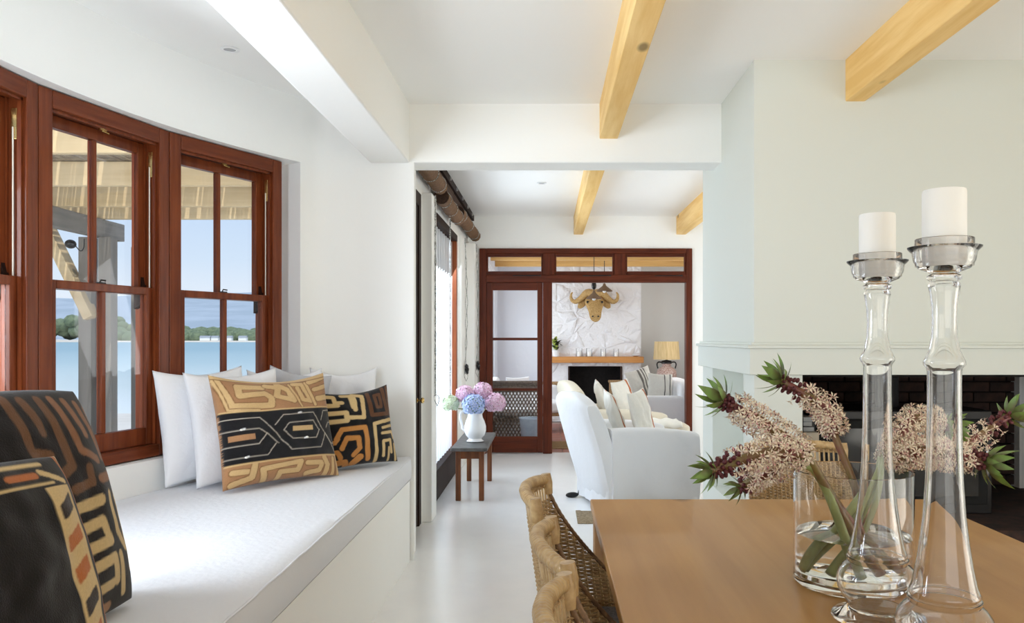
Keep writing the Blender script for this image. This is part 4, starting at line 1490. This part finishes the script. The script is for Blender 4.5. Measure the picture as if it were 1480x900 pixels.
jg = thing('jug', 'white enamel jug holding hydrangeas on the bench stool', 'jug', (-.655, 7.16, .466))
prof = [(0, 0), (.075, 0), (.078, .008), (.062, .022), (.058, .03), (.085, .06), (.098, .10), (.098, .14), (.085, .185), (.068, .22), (.064, .25), (.075, .285), (.080, .295), (.074, .293), (.058, .25), (.06, .22), (.08, .18), (.09, .12), (.08, .06), (0, .04)]
m = MB().lathe(prof, 32)
m.v = [(x * (1 + .25 * max(0, (z - .25) / .05) * max(0, x / .08)), y, z) for x, y, z in m.v]
m.obj('body', M['ceramic'], jg, smooth=60)
MB().tube(spline([(-.07, 0, .27), (-.12, 0, .27), (-.135, 0, .22), (-.12, 0, .16), (-.115, 0, .12), (-.092, 0, .10)], 24), .011, 10).obj('handle', M['ceramic'], jg, smooth=60)
MB().tube([(.0775 * math.cos(2 * PI * k / 32), .0775 * math.sin(2 * PI * k / 32), .003) for k in range(32)], .004, 6, closed=True).obj('chipped_foot', M['black'], jg)

random.seed(12)


def floret4(m, c, n, s):
    """four-petalled hydrangea floret"""
    c, n = Vector(c), Vector(n).normalized()
    a = n.orthogonal().normalized()
    b = n.cross(a)
    ph = random.uniform(0, PI)
    for k in range(4):
        t = ph + k * PI / 2
        d = a * math.cos(t) + b * math.sin(t)
        e = -a * math.sin(t) + b * math.cos(t)
        tip = c + d * s + n * s * random.uniform(-.25, .25)
        m.add([c, c + d * s * .55 + e * s * .48 + n * s * .12, tip, c + d * s * .55 - e * s * .48 + n * s * .12], [(0, 1, 2, 3)])


for (dx, dy, dz, r_, mk, lb) in ((.0, -.185, .345, .100, 'hyd_b', 'blue hydrangea bloom at the centre of the jug'),
                                 (-.085, -.06, .43, .080, 'hyd_p', 'pink hydrangea bloom above the blue one'),
                                 (.07, .01, .45, .085, 'hyd_p', 'pale pink hydrangea bloom at the top of the jug'),
                                 (.185, -.06, .35, .092, 'hyd_p', 'deep pink hydrangea bloom on the screen side of the jug'),
                                 (-.21, -.09, .35, .075, 'hyd_g', 'green hydrangea bloom on the door side of the jug'),
                                 (.02, .17, .39, .085, 'hyd_b', 'blue hydrangea bloom at the back of the jug')):
    t = thing('hydrangea', lb, 'flower', (-.655 + dx, 7.16 + dy, .466 + dz), group='hydrangeas in the jug')
    m = MB()
    for k in range(230):
        z = 1 - 2 * (k + .5) / 230
        a = k * 2.39996
        d = Vector((math.sqrt(1 - z * z) * math.cos(a), math.sqrt(1 - z * z) * math.sin(a), z))
        if d.z < -.75:
            continue
        floret4(m, d * r_ * random.uniform(.88, 1.03), d + Vector((random.uniform(-.3, .3), random.uniform(-.3, .3), 0)), .0165)
    f_ = m.obj('florets', M[mk], t, fix=False)
    f_['kind'] = 'stuff'
    MB().ball((0, 0, 0), r_ * .8, r_ * .8, r_ * .75).obj('core', M['leaf'], t, smooth=180)
    MB().tube([(0, 0, -r_ * .5), (-dx * .7, -dy * .7, .29 - dz), (-dx * .85, -dy * .85, .18 - dz)], .006, 6).obj('stem', M['stem_g'], t)

# ------------------------------------------------------------------ lounge furniture
sf = thing('sofa', 'white slip-covered sofa along the right side of the lounge', 'sofa', (1.55, 11.5, 0))
rbox(MB(), -.33, .33, -.92, -.70, .03, .62, 0, 8, 9).obj('arm', M['slip'], sf, smooth=180)
rbox(MB(), -.33, .33, .70, .92, .03, .62, 0, 8, 9).obj('arm', M['slip'], sf, smooth=180)
rbox(MB(), .20, .47, -.9, .9, .03, .80, 0, 8, 9).obj('backrest', M['slip'], sf, smooth=180)
MB().box(-.33, .3, -.72, .72, .03, .34).obj('base', M['slip'], sf, bevel=.03)
for y in (-.35, .35):
    rbox(MB(), -.36, .22, y - .345, y + .345, .33, .48, .1, 8, 7).obj('seat_cushion', M['slip'], sf, smooth=180)
    rbox(MB(), .08, .26, y - (.34 if y > 0 else .02), y + .34, .46, .82, 0, 8, 5).obj('back_cushion', M['slip'], sf, smooth=180)
DK = hexc(70, 66, 64)
pillow('lounge_cushion', 'white cushion with grey scribbled stripe on the lounge sofa', (1.36, 11.03, .55), -62, 12, .42, .44, .13, M['kuba'], roll=14, N=60, paint=paint_stripe(WHT, [(.45, .52, hexc(120, 115, 110)), (.58, .64, hexc(120, 115, 110)), (.70, .74, DK)]), plain=WHT, group='cushions on the lounge sofa', seed=15)
pillow('lounge_cushion', 'white cushion with two black stripes on the lounge sofa', (1.53, 10.90, .515), -78, 8, .36, .40, .11, M['kuba'], roll=-4, N=60, paint=paint_stripe(WHT, [(.62, .66, DK), (.86, .9, DK)]), plain=WHT, group='cushions on the lounge sofa', seed=16)


def frame_chair(name, label, loc, rz):
    t = thing(name, label, 'armchair', loc, rz, 'cane framed armchairs')
    for y in (-.36, .36):
        MB().box(-.30, .36, y - .03, y + .03, .655, .70).obj('arm_rest', M['rope_tan'], t, bevel=.012)
        for x in (-.28, .32):
            MB().box(x - .025, x + .025, y - .025, y + .025, 0, .655).obj('leg', M['rope_tan'], t, bevel=.006)
    MB().box(-.3, -.24, -.36, .36, .60, .72).obj('top_rail', M['rope_tan'], t, bevel=.012)
    MB().box(-.28, .34, -.34, .34, .24, .29).obj('seat_frame', M['rope_tan'], t, bevel=.01)
    rbox(MB(), -.26, .38, -.325, .325, .28, .46, .1, 8, 6).obj('seat_cushion', M['slip'], t, smooth=180)
    rbox(MB(), -.24, -.06, -.31, .31, .42, .68, 0, 8, 5).obj('back_cushion', M['slip'], t, smooth=180)
    return t


frame_chair('cane_armchair', 'cane framed armchair with white cushions in front of the stone chimney', (-.12, 12.1, 0), R(-90))
frame_chair('cane_armchair', 'cane framed armchair with white cushions beyond the lounge sofa', (1.36, 12.86, 0), R(180))

# lattice wicker chair seen through the lower pane
wc = thing('lattice_chair', 'grey-brown lattice wicker chair behind the closed glazed door', 'armchair', (-.42, 10.35, 0))
m = MB()
for k in range(-12, 24):
    for sg in (1, -1):
        a = Vector((-.32 + .045 * k, 0, .10))
        b = a + Vector((sg * .36, 0, .62))
        # clip to the panel
        pts = []
        for q in range(13):
            p = a.lerp(b, q / 12)
            if -.33 <= p.x <= .33:
                pts.append((p.x, .004 * sg + .05 * (1 - (p.x / .33) ** 2) * -1, p.z))
        if len(pts) > 1:
            m.tube(pts, .009, 5)
m.obj('lattice_back', M['wicker_grey'], wc, smooth=60)
m = MB()
for z in (.72, .755, .79, .82):
    m.tube([(-.33 + .66 * k / 16, -.05 * (1 - ((-.33 + .66 * k / 16) / .33) ** 2) - .012 * math.cos(z * 60), z + .01 * math.sin(k * PI)) for k in range(17)], .024, 7)
m.obj('rolled_top', M['wicker_grey'], wc, smooth=60)
for x in (-.33, .33):
    MB().tube([(x, 0, 0), (x, 0, .78)], .02, 8).obj('leg', M['wicker_grey'], wc)
    MB().tube(spline([(x, 0, .62), (x * 1.05, .3, .60), (x, .55, .55), (x, .58, 0)], 20), .02, 8).obj('arm', M['wicker_grey'], wc, smooth=60)
MB().box(-.32, .32, .01, .56, .30, .36).obj('seat', M['wicker_grey'], wc, bevel=.01)
rbox(MB(), -.29, .29, .04, .56, .36, .46, .1, 8, 6).obj('seat_pad', M['linen'], wc, smooth=180)
zb = thing('zinc_bucket', 'pale blue-grey metal bucket standing beside the lattice chair', 'bucket', (-.21, 10.02, 0))
MB().lathe([(0, .0), (.10, .0), (.115, .02), (.15, .30), (.155, .305), (.155, .315), (.145, .312), (.11, .03), (0, .02)], 30).obj('body', M['zinc'], zb, smooth=50)
MB().tube([(.157 * math.cos(2 * PI * k / 30), .157 * math.sin(2 * PI * k / 30), .312) for k in range(30)], .006, 6, closed=True).obj('rim', M['zinc'], zb, smooth=60)
zb.scale = (1.0, 1.0, 1.25)
pillow('round_cushion', 'white cushion on a low chair by the lounge window', (-.385, 11.20, .435), -50, 10, .42, .42, .13, M['linen'], seed=30, cat='cushion')
ls_ = thing('low_chair', 'low white chair by the lounge window behind the glazed door', 'armchair', (-.60, 11.28, 0))
rbox(MB(), -.22, .34, -.34, .34, .02, .42, 0, 8, 7).obj('seat', M['slip'], ls_, smooth=180)
rbox(MB(), -.23, -.08, -.34, .34, .3, .84, 0, 8, 4).obj('backrest', M['slip'], ls_, smooth=180)
mt_ = thing('sisal_mat', 'golden sisal mat on the terracotta floor inside the doorway', 'mat', (.38, 10.05, 0))
MB().box(-.36, .6, 0, .62, .0, .012).obj('weave', mat('sisal', (.36, .23, .10), .95, noise_=(90, (.20, .12, .05), (1, 1, 1), 3, .38, .62), bump=(110, .8, (1, 1, 1))), mt_, bevel=.004)
for yb in (-.015, .62):
    MB().box(-.375, .615, yb, yb + .015, .0, .013).obj('binding', M['rope_tan'], mt_, bevel=.004)

# ------------------------------------------------------------------ dining table
TX0, TX1, TY0, TY1, TZ = .168, 1.49, .72, 3.16, .76
tb = thing('dining_table', 'large oak dining table', 'table', ((TX0 + TX1) / 2, (TY0 + TY1) / 2, 0))
hx, hy = (TX1 - TX0) / 2, (TY1 - TY0) / 2
MB().box(-hx, hx, -hy, hy, TZ - .036, TZ).obj('table_top', M['oak'], tb, bevel=.005, seg=2)
for sx in (-1, 1):
    MB().box(sx * (hx - .09) - .012, sx * (hx - .09) + .012, -hy + .10, hy - .10, TZ - .115, TZ - .036).obj('apron', M['oak_leg'], tb, bevel=.003)
    MB().box(-hx + .1, hx - .1, sx * (hy - .05) - .012, sx * (hy - .05) + .012, TZ - .115, TZ - .036).obj('apron', M['oak_leg'], tb, bevel=.003)
    for sy in (-1, 1):
        cx, cy_ = sx * (hx - .055), sy * (hy - .055)
        MB().box(cx - .045, cx + .045, cy_ - .045, cy_ + .045, 0, TZ - .036).obj('leg', M['oak_leg'], tb, bevel=.006)

# ------------------------------------------------------------------ rattan dining chairs


def chair_surface(s, z):
    """plan of the woven shell; s in -1..1 (wing tip, back, wing tip)"""
    a = abs(s)
    sg = 1 if s >= 0 else -1
    lean = .065 * (.92 - z) / .47
    if a < .5:
        y = .215 * (s / .5)
        x = -.048 * (1 - (y / .215) ** 2)
    else:
        q = (a - .5) / .5
        x = .26 * q
        y = sg * (.215 + .022 * math.sin(min(1, q * 1.5) * PI / 2))
    return Vector((x + lean, y, z))


def chair_top(s):
    a = abs(s)
    if a < .5:
        return .905 + .012 * (1 - (a / .5) ** 2)
    q = (a - .5) / .5
    return .905 - .41 * q ** .62


def build_chair():
    t = thing('rattan_chair', '', 'chair', group='rattan dining chairs')
    NS = 44
    weave = MB()
    z = .40
    row = 0
    while z < .905:
        run = []
        for k in range(NS * 2 + 1):
            s = -1 + k / NS
            ok = z < chair_top(s) - .006
            gap = .842 < z < .876 and abs(s) < .47
            if ok and not gap:
                p = chair_surface(s, z)
                nrm = (chair_surface(min(1, s + .01), z) - chair_surface(max(-1, s - .01), z)).cross(Vector((0, 0, 1))).normalized()
                off = .0026 * (1 if (k // 2 + row) % 2 else -1)
                run.append(p + nrm * off + Vector((0, 0, .0012 * noise.noise((k * .3, row, 0)))))
            else:
                if len(run) > 2:
                    weave.tube(run, .0036, 4)
                run = []
        if len(run) > 2:
            weave.tube(run, .0036, 4)
        z += .0066
        row += 1
    w_ = weave.obj('woven_shell', M['rattan'], t, smooth=180)
    stakes = MB()
    for k in range(0, NS * 2 + 1, 2):
        s = -1 + k / NS
        zt = chair_top(s)
        if zt - .4 > .06:
            stakes.tube([chair_surface(s, .40 + (zt - .40) * q / 6) for q in range(7)], .0045, 5)
    stakes.obj('stakes', M['rattan_pole'], t, smooth=180)
    # wrapped rolls
    n = 110
    pts = [chair_surface(-.5 + k / n, chair_top(-.5 + k / n)) for k in range(n + 1)]
    rr = [(.0186 if k % 4 else .0162) * (1 + .04 * noise.noise((k * .13, 0, 0))) for k in range(n + 1)]
    MB().tube(pts, rr, 10).obj('top_rail', M['rattan_pole'], t, smooth=70)
    for sg in (-1, 1):
        m_ = 60
        pts = [chair_surface(sg * (.5 + .5 * k / m_), chair_top(sg * (.5 + .5 * k / m_)) - .004) for k in range(m_ + 1)]
        MB().tube(pts, [.0075 if k % 2 else .0062 for k in range(m_ + 1)], 8).obj('wing_edge', M['rattan_dark'], t, smooth=70)
        c = chair_surface(sg * .5, chair_top(.5))
        MB().tube([c + Vector((0, 0, .02)), c + Vector((.004, 0, -.012)), c + Vector((.006, 0, -.05))], [.017, .0205, .019], 10).obj('corner_binding', M['rattan_pole'], t, smooth=70)
    # seat, pad, legs
    seat = [(chair_surface(-1 + 2 * k / 40, .42).x, chair_surface(-1 + 2 * k / 40, .42).y * .97) for k in range(41)] + [(.42, .2), (.43, 0), (.42, -.2)]
    MB().prism(seat, .395, .43).obj('seat', M['rattan'], t)
    rbox(MB(), .03, .45, -.21, .21, .43, .475, .25, 8, 6).obj('seat_pad', M['greycushion'], t, smooth=180)
    for (x, y) in ((.07, .19), (.07, -.19), (.40, .19), (.40, -.19)):
        MB().tube([(x, y, .40), (x + (-.05 if x < .2 else .015), y, 0)], [.019, .016], 10).obj('leg', M['rattan_pole'], t, smooth=60)
    MB().tube([(.05, .19, .2), (.405, .19, .2)], .01, 8).tube([(.05, -.19, .2), (.405, -.19, .2)], .01, 8).tube([(.05, -.19, .22), (.05, .19, .22)], .01, 8).obj('stretcher', M['rattan_pole'], t, smooth=60)
    return t


c0 = build_chair()
clab = ['rattan dining chair at the table corner nearest the white armchair', 'rattan dining chair between two others along the table side', 'rattan dining chair third along the table side from the white armchair',
        'rattan dining chair at the table end before the fireplace']
cpos = [(-.025, 2.57, R(-4)), (.022, 1.90, R(4.5)), (.038, 1.39, R(2)), (1.12, 3.60, R(-90))]
for i, (x, y, rz) in enumerate(cpos):
    c = c0 if i == 0 else copy_tree(c0)
    c.location = (x, y, 0)
    c.rotation_euler = (0, 0, rz)
    c['label'] = clab[i]

# ------------------------------------------------------------------ glass candlesticks with pillar candles
cprof = [(.0, .000), (.094, .000), (.100, .004), (.098, .009), (.082, .014), (.068, .020), (.062, .028), (.064, .036), (.076, .050), (.086, .070), (.0885, .090), (.084, .108), (.074, .122), (.064, .130), (.066, .136), (.0665, .140), (.0625, .144), (.0645, .149), (.0620, .154),
         (.0580, .165), (.050, .205), (.0435, .25), (.038, .30), (.034, .36), (.0318, .43), (.0305, .52), (.0305, .574), (.0315, .580), (.0375, .588), (.0378, .593), (.0335, .602), (.0280, .615), (.0238, .64), (.0225, .67), (.0235, .70), (.0265, .725), (.0285, .738), (.0275, .744), (.024, .747), (.0305, .752), (.0305, .758), (.024, .762),
         (.030, .766), (.046, .772), (.0545, .786), (.0575, .803), (.0655, .811), (.066, .8135), (.056, .808)]
wall_t = .0028


def inner_of(p):
    out = []
    for r, z in p:
        out.append((max(r - wall_t, .001), z))
    return out


hollow = [q for q in cprof if .028 <= q[1] <= .738]
inner = [(max(.001, r - .0032), z) for r, z in hollow]
cup_out = [(.049, .800), (.0495, .830), (.048, .8305), (.0465, .83), (.046, .803)]
cand = None
for i, (x, y, lb) in enumerate(((.749, 1.81, 'tall clear glass candlestick standing next to the vase'), (.762, 1.53, 'tall clear glass candlestick at the near side of the other candlestick'))):
    t = thing('candlestick', lb, 'candlestick', (x, y, TZ + .001), group='glass candlesticks')
    outer = cprof[:-1] + [(.063, .8125), (.0545, .8055), (.051, .789), (.044, .776), (0, .774)]
    m = MB().lathe(outer, 56)
    m.obj('stem', M['glass'], t, smooth=50, fix=True)
    # air space inside the blown stem: normals face inwards
    cav = MB().lathe([(0, inner[0][1])] + inner + [(0, inner[-1][1])], 56)
    o = cav.obj('hollow', M['glass'], t, smooth=50)
    o.data.flip_normals()
    MB().lathe([(.0515, .7765), (.0525, .79), (.0525, .828), (.0515, .8295), (.0500, .8285), (.0500, .7765)], 48, closed=True).obj('cup', M['glass'], t, smooth=50)
    cn = thing('pillar_candle', ('white pillar candle on the candlestick next to the vase', 'white pillar candle on the nearer candlestick')[i], 'candle', (x, y, TZ + .001 + .7765), group='pillar candles')
    h = .144 if i == 0 else .147
    MB().lathe([(0, 0), (.0385, 0), (.0392, .004), (.0392, h - .006), (.038, h - .001), (.034, h - .001), (.020, h - .008), (0, h - .010)], 40).obj('wax', M['wax'], cn, smooth=50)
    MB().tube([(0, 0, h - .011), (.001, 0, h + .0), (.003, .001, h + .004)], .0014, 6).obj('wick', M['wick'], cn)

# ------------------------------------------------------------------ vase of pineapple lilies
VX, VY, VR, VHH = .796, 2.08, .1485, .293
va = thing('cylinder_vase', 'large clear glass cylinder vase half filled with water', 'vase', (VX, VY, TZ + .001))
MB().lathe([(0, 0), (VR - .006, 0), (VR, .006), (VR, VHH), (VR - .002, VHH + .0015), (VR - .0042, VHH), (VR - .0042, .022), (VR - .012, .015), (0, .014)], 72).obj('glass', M['glass'], va, smooth=40)
MB().lathe([(0, .0155), (VR - .014, .0165), (VR - .0052, .0235), (VR - .0052, .130), (VR - .006, .1302), (0, .1295)], 72).obj('water', M['water'], va, smooth=40)
random.seed(33)


def star(m, c, n, s):
    """six narrow petals"""
    c, n = Vector(c), Vector(n).normalized()
    a = n.orthogonal().normalized()
    b = n.cross(a)
    ph = random.uniform(0, PI)
    for k in range(6):
        t = ph + k * PI / 3
        d = (a * math.cos(t) + b * math.sin(t))
        e = (-a * math.sin(t) + b * math.cos(t))
        L = s * random.uniform(.85, 1.1)
        mid = c + d * L * .55 + n * L * .32
        tip = c + d * L + n * L * random.uniform(.15, .45)
        w = L * .17
        m.add([c - n * .002, mid + e * w, tip, mid - e * w, mid + n * L * .05], [(0, 1, 4), (1, 2, 4), (2, 3, 4), (3, 0, 4)])


def Q(px, py, d):
    return P(px, py, d + .035)


def lily(label, stem, head, r0, stem_mat, cnt, tuft_n=16, tuft_s=.062, budded=.22):
    """stem and head: lists of world points"""
    stem[0].z = max(stem[0].z, .795)
    base = Vector(stem[0])
    t = thing('pineapple_lily', label, 'flower', base, group='pineapple lilies in the vase')
    sp = [p - base for p in spline(stem, 26)]
    hp = [p - base for p in spline([stem[-1]] + list(head), 40)]
    MB().tube(sp, [.0125 - .0025 * k / 26 for k in range(27)], 12).obj('stem', stem_mat, t, smooth=180)
    MB().tube(hp, [.017 - .007 * k / 40 for k in range(41)], 10).obj('spike', M['stem_p'], t, smooth=180)
    fm, bm_ = MB(), MB()
    n = len(hp) - 1
    for k in range(cnt):
        q = (k + random.random()) / cnt
        i = min(n - 1, int(q * n))
        p = hp[i].lerp(hp[i + 1], q * n - i)
        tn = (hp[i + 1] - hp[i]).normalized()
        a = tn.orthogonal().normalized()
        b = tn.cross(a)
        an = k * 2.39996 + random.uniform(-.3, .3)
        d = a * math.cos(an) + b * math.sin(an)
        taper = min(1, .55 + q * 4) * (1 if q < .8 else 1 - (q - .8) * 2.2)
        rad = r0 * taper * random.uniform(.72, 1.08)
        c = p + d * rad
        if q > 1 - budded and random.random() < (q - (1 - budded)) / budded * 1.6:
            bm_.ball(p + d * rad * .75, .0062, .0062, .0085, 6, 4, M=d.to_track_quat('Z', 'Y').to_matrix())
        else:
            star(fm, c, d + tn * random.uniform(-.35, .35) + Vector((random.uniform(-.3, .3),) * 3), .0165)
            fm.tube([p + d * .008, p + d * rad * .95], .0013, 3, cap=False)
            if k % 3 == 0:
                bm_.ball(c + d * .001, .0024, .0024, .003, 5, 3)
    f_ = fm.obj('florets', M['petal'], t, fix=False)
    f_['kind'] = 'stuff'
    b_ = bm_.obj('buds', M['bud'], t, smooth=180, fix=False)
    b_['kind'] = 'stuff'
    tip = hp[-1]
    tn = (hp[-1] - hp[-4]).normalized()
    for k in range(tuft_n):
        az = k * 2.39996
        el = R(18 + 62 * (k / tuft_n) + random.uniform(-8, 8))
        a = tn.orthogonal().normalized()
        b = tn.cross(a)
        side = a * math.cos(az) + b * math.sin(az)
        d = (tn * math.cos(el) + side * math.sin(el)).normalized()
        L = tuft_s * 1.3 * (1.15 - .45 * k / tuft_n) * random.uniform(.85, 1.1) * (.75 if k < 3 else 1)
        lf_ = leaf_mb(L, L * .17, .35, 6)
        xx = d.cross(tn)
        xx = xx.normalized() if xx.length > 1e-4 else d.orthogonal().normalized()
        zz = xx.cross(d)
        if zz.dot(tn) > 0:
            pass
        mt3 = Matrix((xx, d, zz)).transposed()
        o = lf_.obj('tuft_leaf', M['tuft'], t, smooth=180)
        o.matrix_local = Matrix.Translation(tip + side * .006 - tn * .012 * (k / tuft_n)) @ mt3.to_4x4()
    return t


lily('pineapple lily with the upper green tuft by the chimney niche', [Q(1278, 845, 2.08), Q(1215, 735, 2.04), Q(1166, 657, 2.02)], [Q(1105, 612, 2.04), Q(1044, 578, 2.06)], .037, M['stem_p'], 150)
lily('pineapple lily drooping towards the white armchair', [Q(1262, 838, 2.03), Q(1205, 722, 1.98), Q(1166, 656, 1.95)], [Q(1105, 655, 1.92), Q(1028, 680, 1.89)], .037, M['stem_p'], 160, tuft_s=.05, budded=.36)
lily('pineapple lily rising highest, arching over the vase', [Q(1226, 862, 2.11), Q(1240, 725, 2.14), Q(1206, 628, 2.17)], [Q(1192, 590, 2.19), Q(1128, 549, 2.2)], .037, M['stem_p'], 130, budded=.32)
lily('small pineapple lily hanging lowest, tuft almost on the table', [Q(1242, 852, 1.98), Q(1188, 694, 1.97), Q(1148, 664, 1.95)], [Q(1108, 684, 2.03), Q(1068, 704, 2.07)], .034, M['stem_g'], 90, tuft_s=.036, tuft_n=14)
lily('pineapple lily bending right between the candlesticks', [Q(1166, 822, 2.04), Q(1255, 702, 2.11), Q(1291, 648, 2.12)], [Q(1322, 604, 2.21), Q(1374, 616, 2.27)], .034, M['stem_g'], 120, tuft_s=.05)
lily('pineapple lily lying level behind the candlesticks', [Q(1206, 864, 2.02), Q(1262, 732, 2.08), Q(1284, 662, 2.10)], [Q(1340, 652, 2.08), Q(1425, 668, 2.06)], .042, M['stem_g'], 180)
lily('pineapple lily reaching farthest right past the candlesticks', [Q(1175, 845, 2.06), Q(1256, 715, 2.12), Q(1274, 660, 2.13)], [Q(1325, 642, 2.27), Q(1390, 642, 2.37), Q(1460, 600, 2.44)], .042, M['stem_g'], 180)

# ------------------------------------------------------------------ outside: pergola, beach, sea, far shore
pg = thing('pergola', 'weathered timber pergola outside the bay windows', 'pergola', (-3.4, 7.0, -.3))
for i, y in enumerate((4.15, 5.19, 6.3, 7.3, 8.07)):
    MB().box(-6.4, -2.75 if y < 4.5 else (-1.95 if y < 5.6 else -1.35), y - .03, y + .03, 2.60, 2.79).obj('joist', M['pergola'], pg, world=True, bevel=.006)
MB().box(-4.62, -4.50, 2.6, 8.46, 2.42, 2.60).obj('bearer', M['pergola_grey_y'], pg, world=True, bevel=.006)
for (x, y) in ((-4.68, 8.1), (-4.48, 8.1), (-4.62, 9.0)):
    MB().box(x - .065, x + .065, y - .065, y + .065, -.3, 2.42).obj('post', M['pergola_grey'], pg, world=True, bevel=.006)
MB().bar((-5.12, 8.02, 2.66), (-4.60, 8.02, 1.60), .10, .14, up=(0, 1, 0)).obj('brace', M['pergola'], pg, world=True, bevel=.006)
random.seed(5)
x = -6.1
lat = None
while x < -2.0:
    o = MB().tube([(x, 4.0 if x < -2.8 else 5.0, 2.806 + random.uniform(-.003, .003)), (x + random.uniform(-.02, .02), 8.3, 2.806)], random.uniform(.012, .016), 6)
    o.obj('lath', M['lath'], pg, world=True, smooth=60)
    x += random.uniform(.023, .027) + (.018 if random.random() < .08 else 0)
sp_ = thing('outdoor_spotlight', 'small black spotlight under the pergola bearer', 'spotlight', (-4.74, 7.9, 2.33))
MB().ball((0, 0, 0), .05, .06, .045).obj('housing', M['black'], sp_, smooth=180)
MB().tube(spline([(.02, .03, .0), (.06, .06, -.06), (.1, .05, -.03), (.1, .06, .06)], 16), .005, 6).obj('cable', M['black'], sp_)

# beach and sea
def sea_col_mat():
    m = mat('sea_water', (.1, .3, .4), .5, spec=.2)
    nd, lk = m.node_tree.nodes, m.node_tree.links
    b = nd['Principled BSDF']
    tc = nd.new('ShaderNodeTexCoord')
    sp = nd.new('ShaderNodeSeparateXYZ')
    mr = nd.new('ShaderNodeMapRange')
    mr.inputs['From Min'].default_value = 36
    mr.inputs['From Max'].default_value = 260
    rp = nd.new('ShaderNodeValToRGB')
    el = rp.color_ramp.elements
    el[0].position = 0
    el[0].color = (.78, .80, .76, 1)
    el[1].position = 1
    el[1].color = (.29, .42, .45, 1)
    e1 = el.new(.12)
    e1.color = (.58, .64, .60, 1)
    e2 = el.new(.4)
    e2.color = (.41, .52, .52, 1)
    nz = nd.new('ShaderNodeTexNoise')
    mp = nd.new('ShaderNodeMapping')
    mp.inputs['Scale'].default_value = (.08, .5, 1)
    nz.inputs['Scale'].default_value = 1.0
    nz.inputs['Detail'].default_value = 6
    bp = nd.new('ShaderNodeBump')
    bp.inputs['Strength'].default_value = .25
    bp.inputs['Distance'].default_value = .4
    lk.new(tc.outputs['Object'], sp.inputs[0])
    lk.new(sp.outputs['Y'], mr.inputs['Value'])
    lk.new(mr.outputs[0], rp.inputs[0])
    lk.new(rp.outputs[0], b.inputs['Base Color'])
    lk.new(tc.outputs['Object'], mp.inputs[0])
    lk.new(mp.outputs[0], nz.inputs['Vector'])
    lk.new(nz.outputs['Fac'], bp.inputs['Height'])
    lk.new(bp.outputs[0], b.inputs['Normal'])
    return m


be = MB().add([(-500, -60, -.6), (60, -60, -.6), (60, 10, -.6), (-500, 10, -.6), (60, 46, -2.8), (-500, 46, -2.8)], [(0, 1, 2, 3), (3, 2, 4, 5)]).obj('ground_beach', M['sand'])
struct(be, 'pale sandy beach below the house', 'beach')
se = MB().add([(-4000, 30, -2.5), (900, 30, -2.5), (900, 735, -2.5), (-4000, 735, -2.5)], [(0, 1, 2, 3)]).obj('sea', sea_col_mat())
tag(se, 'turquoise lagoon water beyond the pergola', 'sea', kind='stuff')
sh = MB().add([(-4000, 700, -2.45), (900, 700, -2.45), (900, 712, -1.2), (-4000, 712, -1.2), (900, 6000, 2), (-4000, 6000, 2)], [(0, 1, 2, 3), (3, 2, 4, 5)]).obj('ground_far_shore', M['sand'])
struct(sh, 'sandy far shore across the lagoon', 'shore')
random.seed(9)
m = MB()
for k in range(520):
    x = random.uniform(-640, 40)
    r_ = random.uniform(4, 8)
    bump_ = 0
    if x < -395:
        bump_ = 14 * math.exp(-((x + 430) / 28) ** 2) + 8 * math.exp(-((x + 500) / 60) ** 2)
    y = random.uniform(724, 768)
    z = random.uniform(0, 3) + (y - 724) * .08 + bump_ * random.uniform(.2, 1)
    m.ball((x, y, z), r_ * 1.3, r_, r_, 8, 5)
ft = m.obj('far_woodland', M['tree'], smooth=180, fix=False)
tag(ft, 'dark green woodland along the far shore', 'trees', kind='stuff')


def mount(u, v):
    x = -3600 + 4600 * u
    y = 1100 + 3000 * v
    rid = 195 + 60 * noise.noise((u * 4 + 3, 0, 0)) + 34 * noise.noise((u * 13, 2, 0)) + 8 * noise.noise((u * 45, 5, 0))
    prof_ = math.sin(min(1, v * 1.15) * PI / 2)
    return (x, y, -2 + rid * prof_ * (.9 + .12 * noise.noise((u * 24, v * 8, 1))) - (0 if v < .9 else 40 * (v - .9)))


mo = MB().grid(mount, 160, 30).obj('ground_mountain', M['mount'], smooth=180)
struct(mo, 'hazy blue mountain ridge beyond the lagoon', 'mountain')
random.seed(17)
for k, (px, w_) in enumerate(((298, 9), (312, 6), (330, 8), (352, 7))):
    x = (px - 792) / 1150 * 712
    h_ = thing('far_house', ('white house with grey roof at the edge of the far woodland', 'tiny white house beside the far woodland beach', 'white low house on the far shore among trees', 'pale house on the far shore towards the window jamb')[k], 'house', (x, 711, -1.3), group='houses on the far shore')
    MB().box(-w_ / 2, w_ / 2, -2, 2, 0, 3).obj('wall', M['plaster'], h_)
    MB().add([(-w_ / 2 - .3, -2.4, 3), (w_ / 2 + .3, -2.4, 3), (w_ / 2 + .3, 2.4, 3), (-w_ / 2 - .3, 2.4, 3), (-w_ / 2 - .3, 0, 4.6), (w_ / 2 + .3, 0, 4.6)], [(0, 1, 5, 4), (2, 3, 4, 5), (0, 4, 3), (1, 2, 5), (0, 3, 2, 1)]).obj('roof', M['greypaper'], h_)
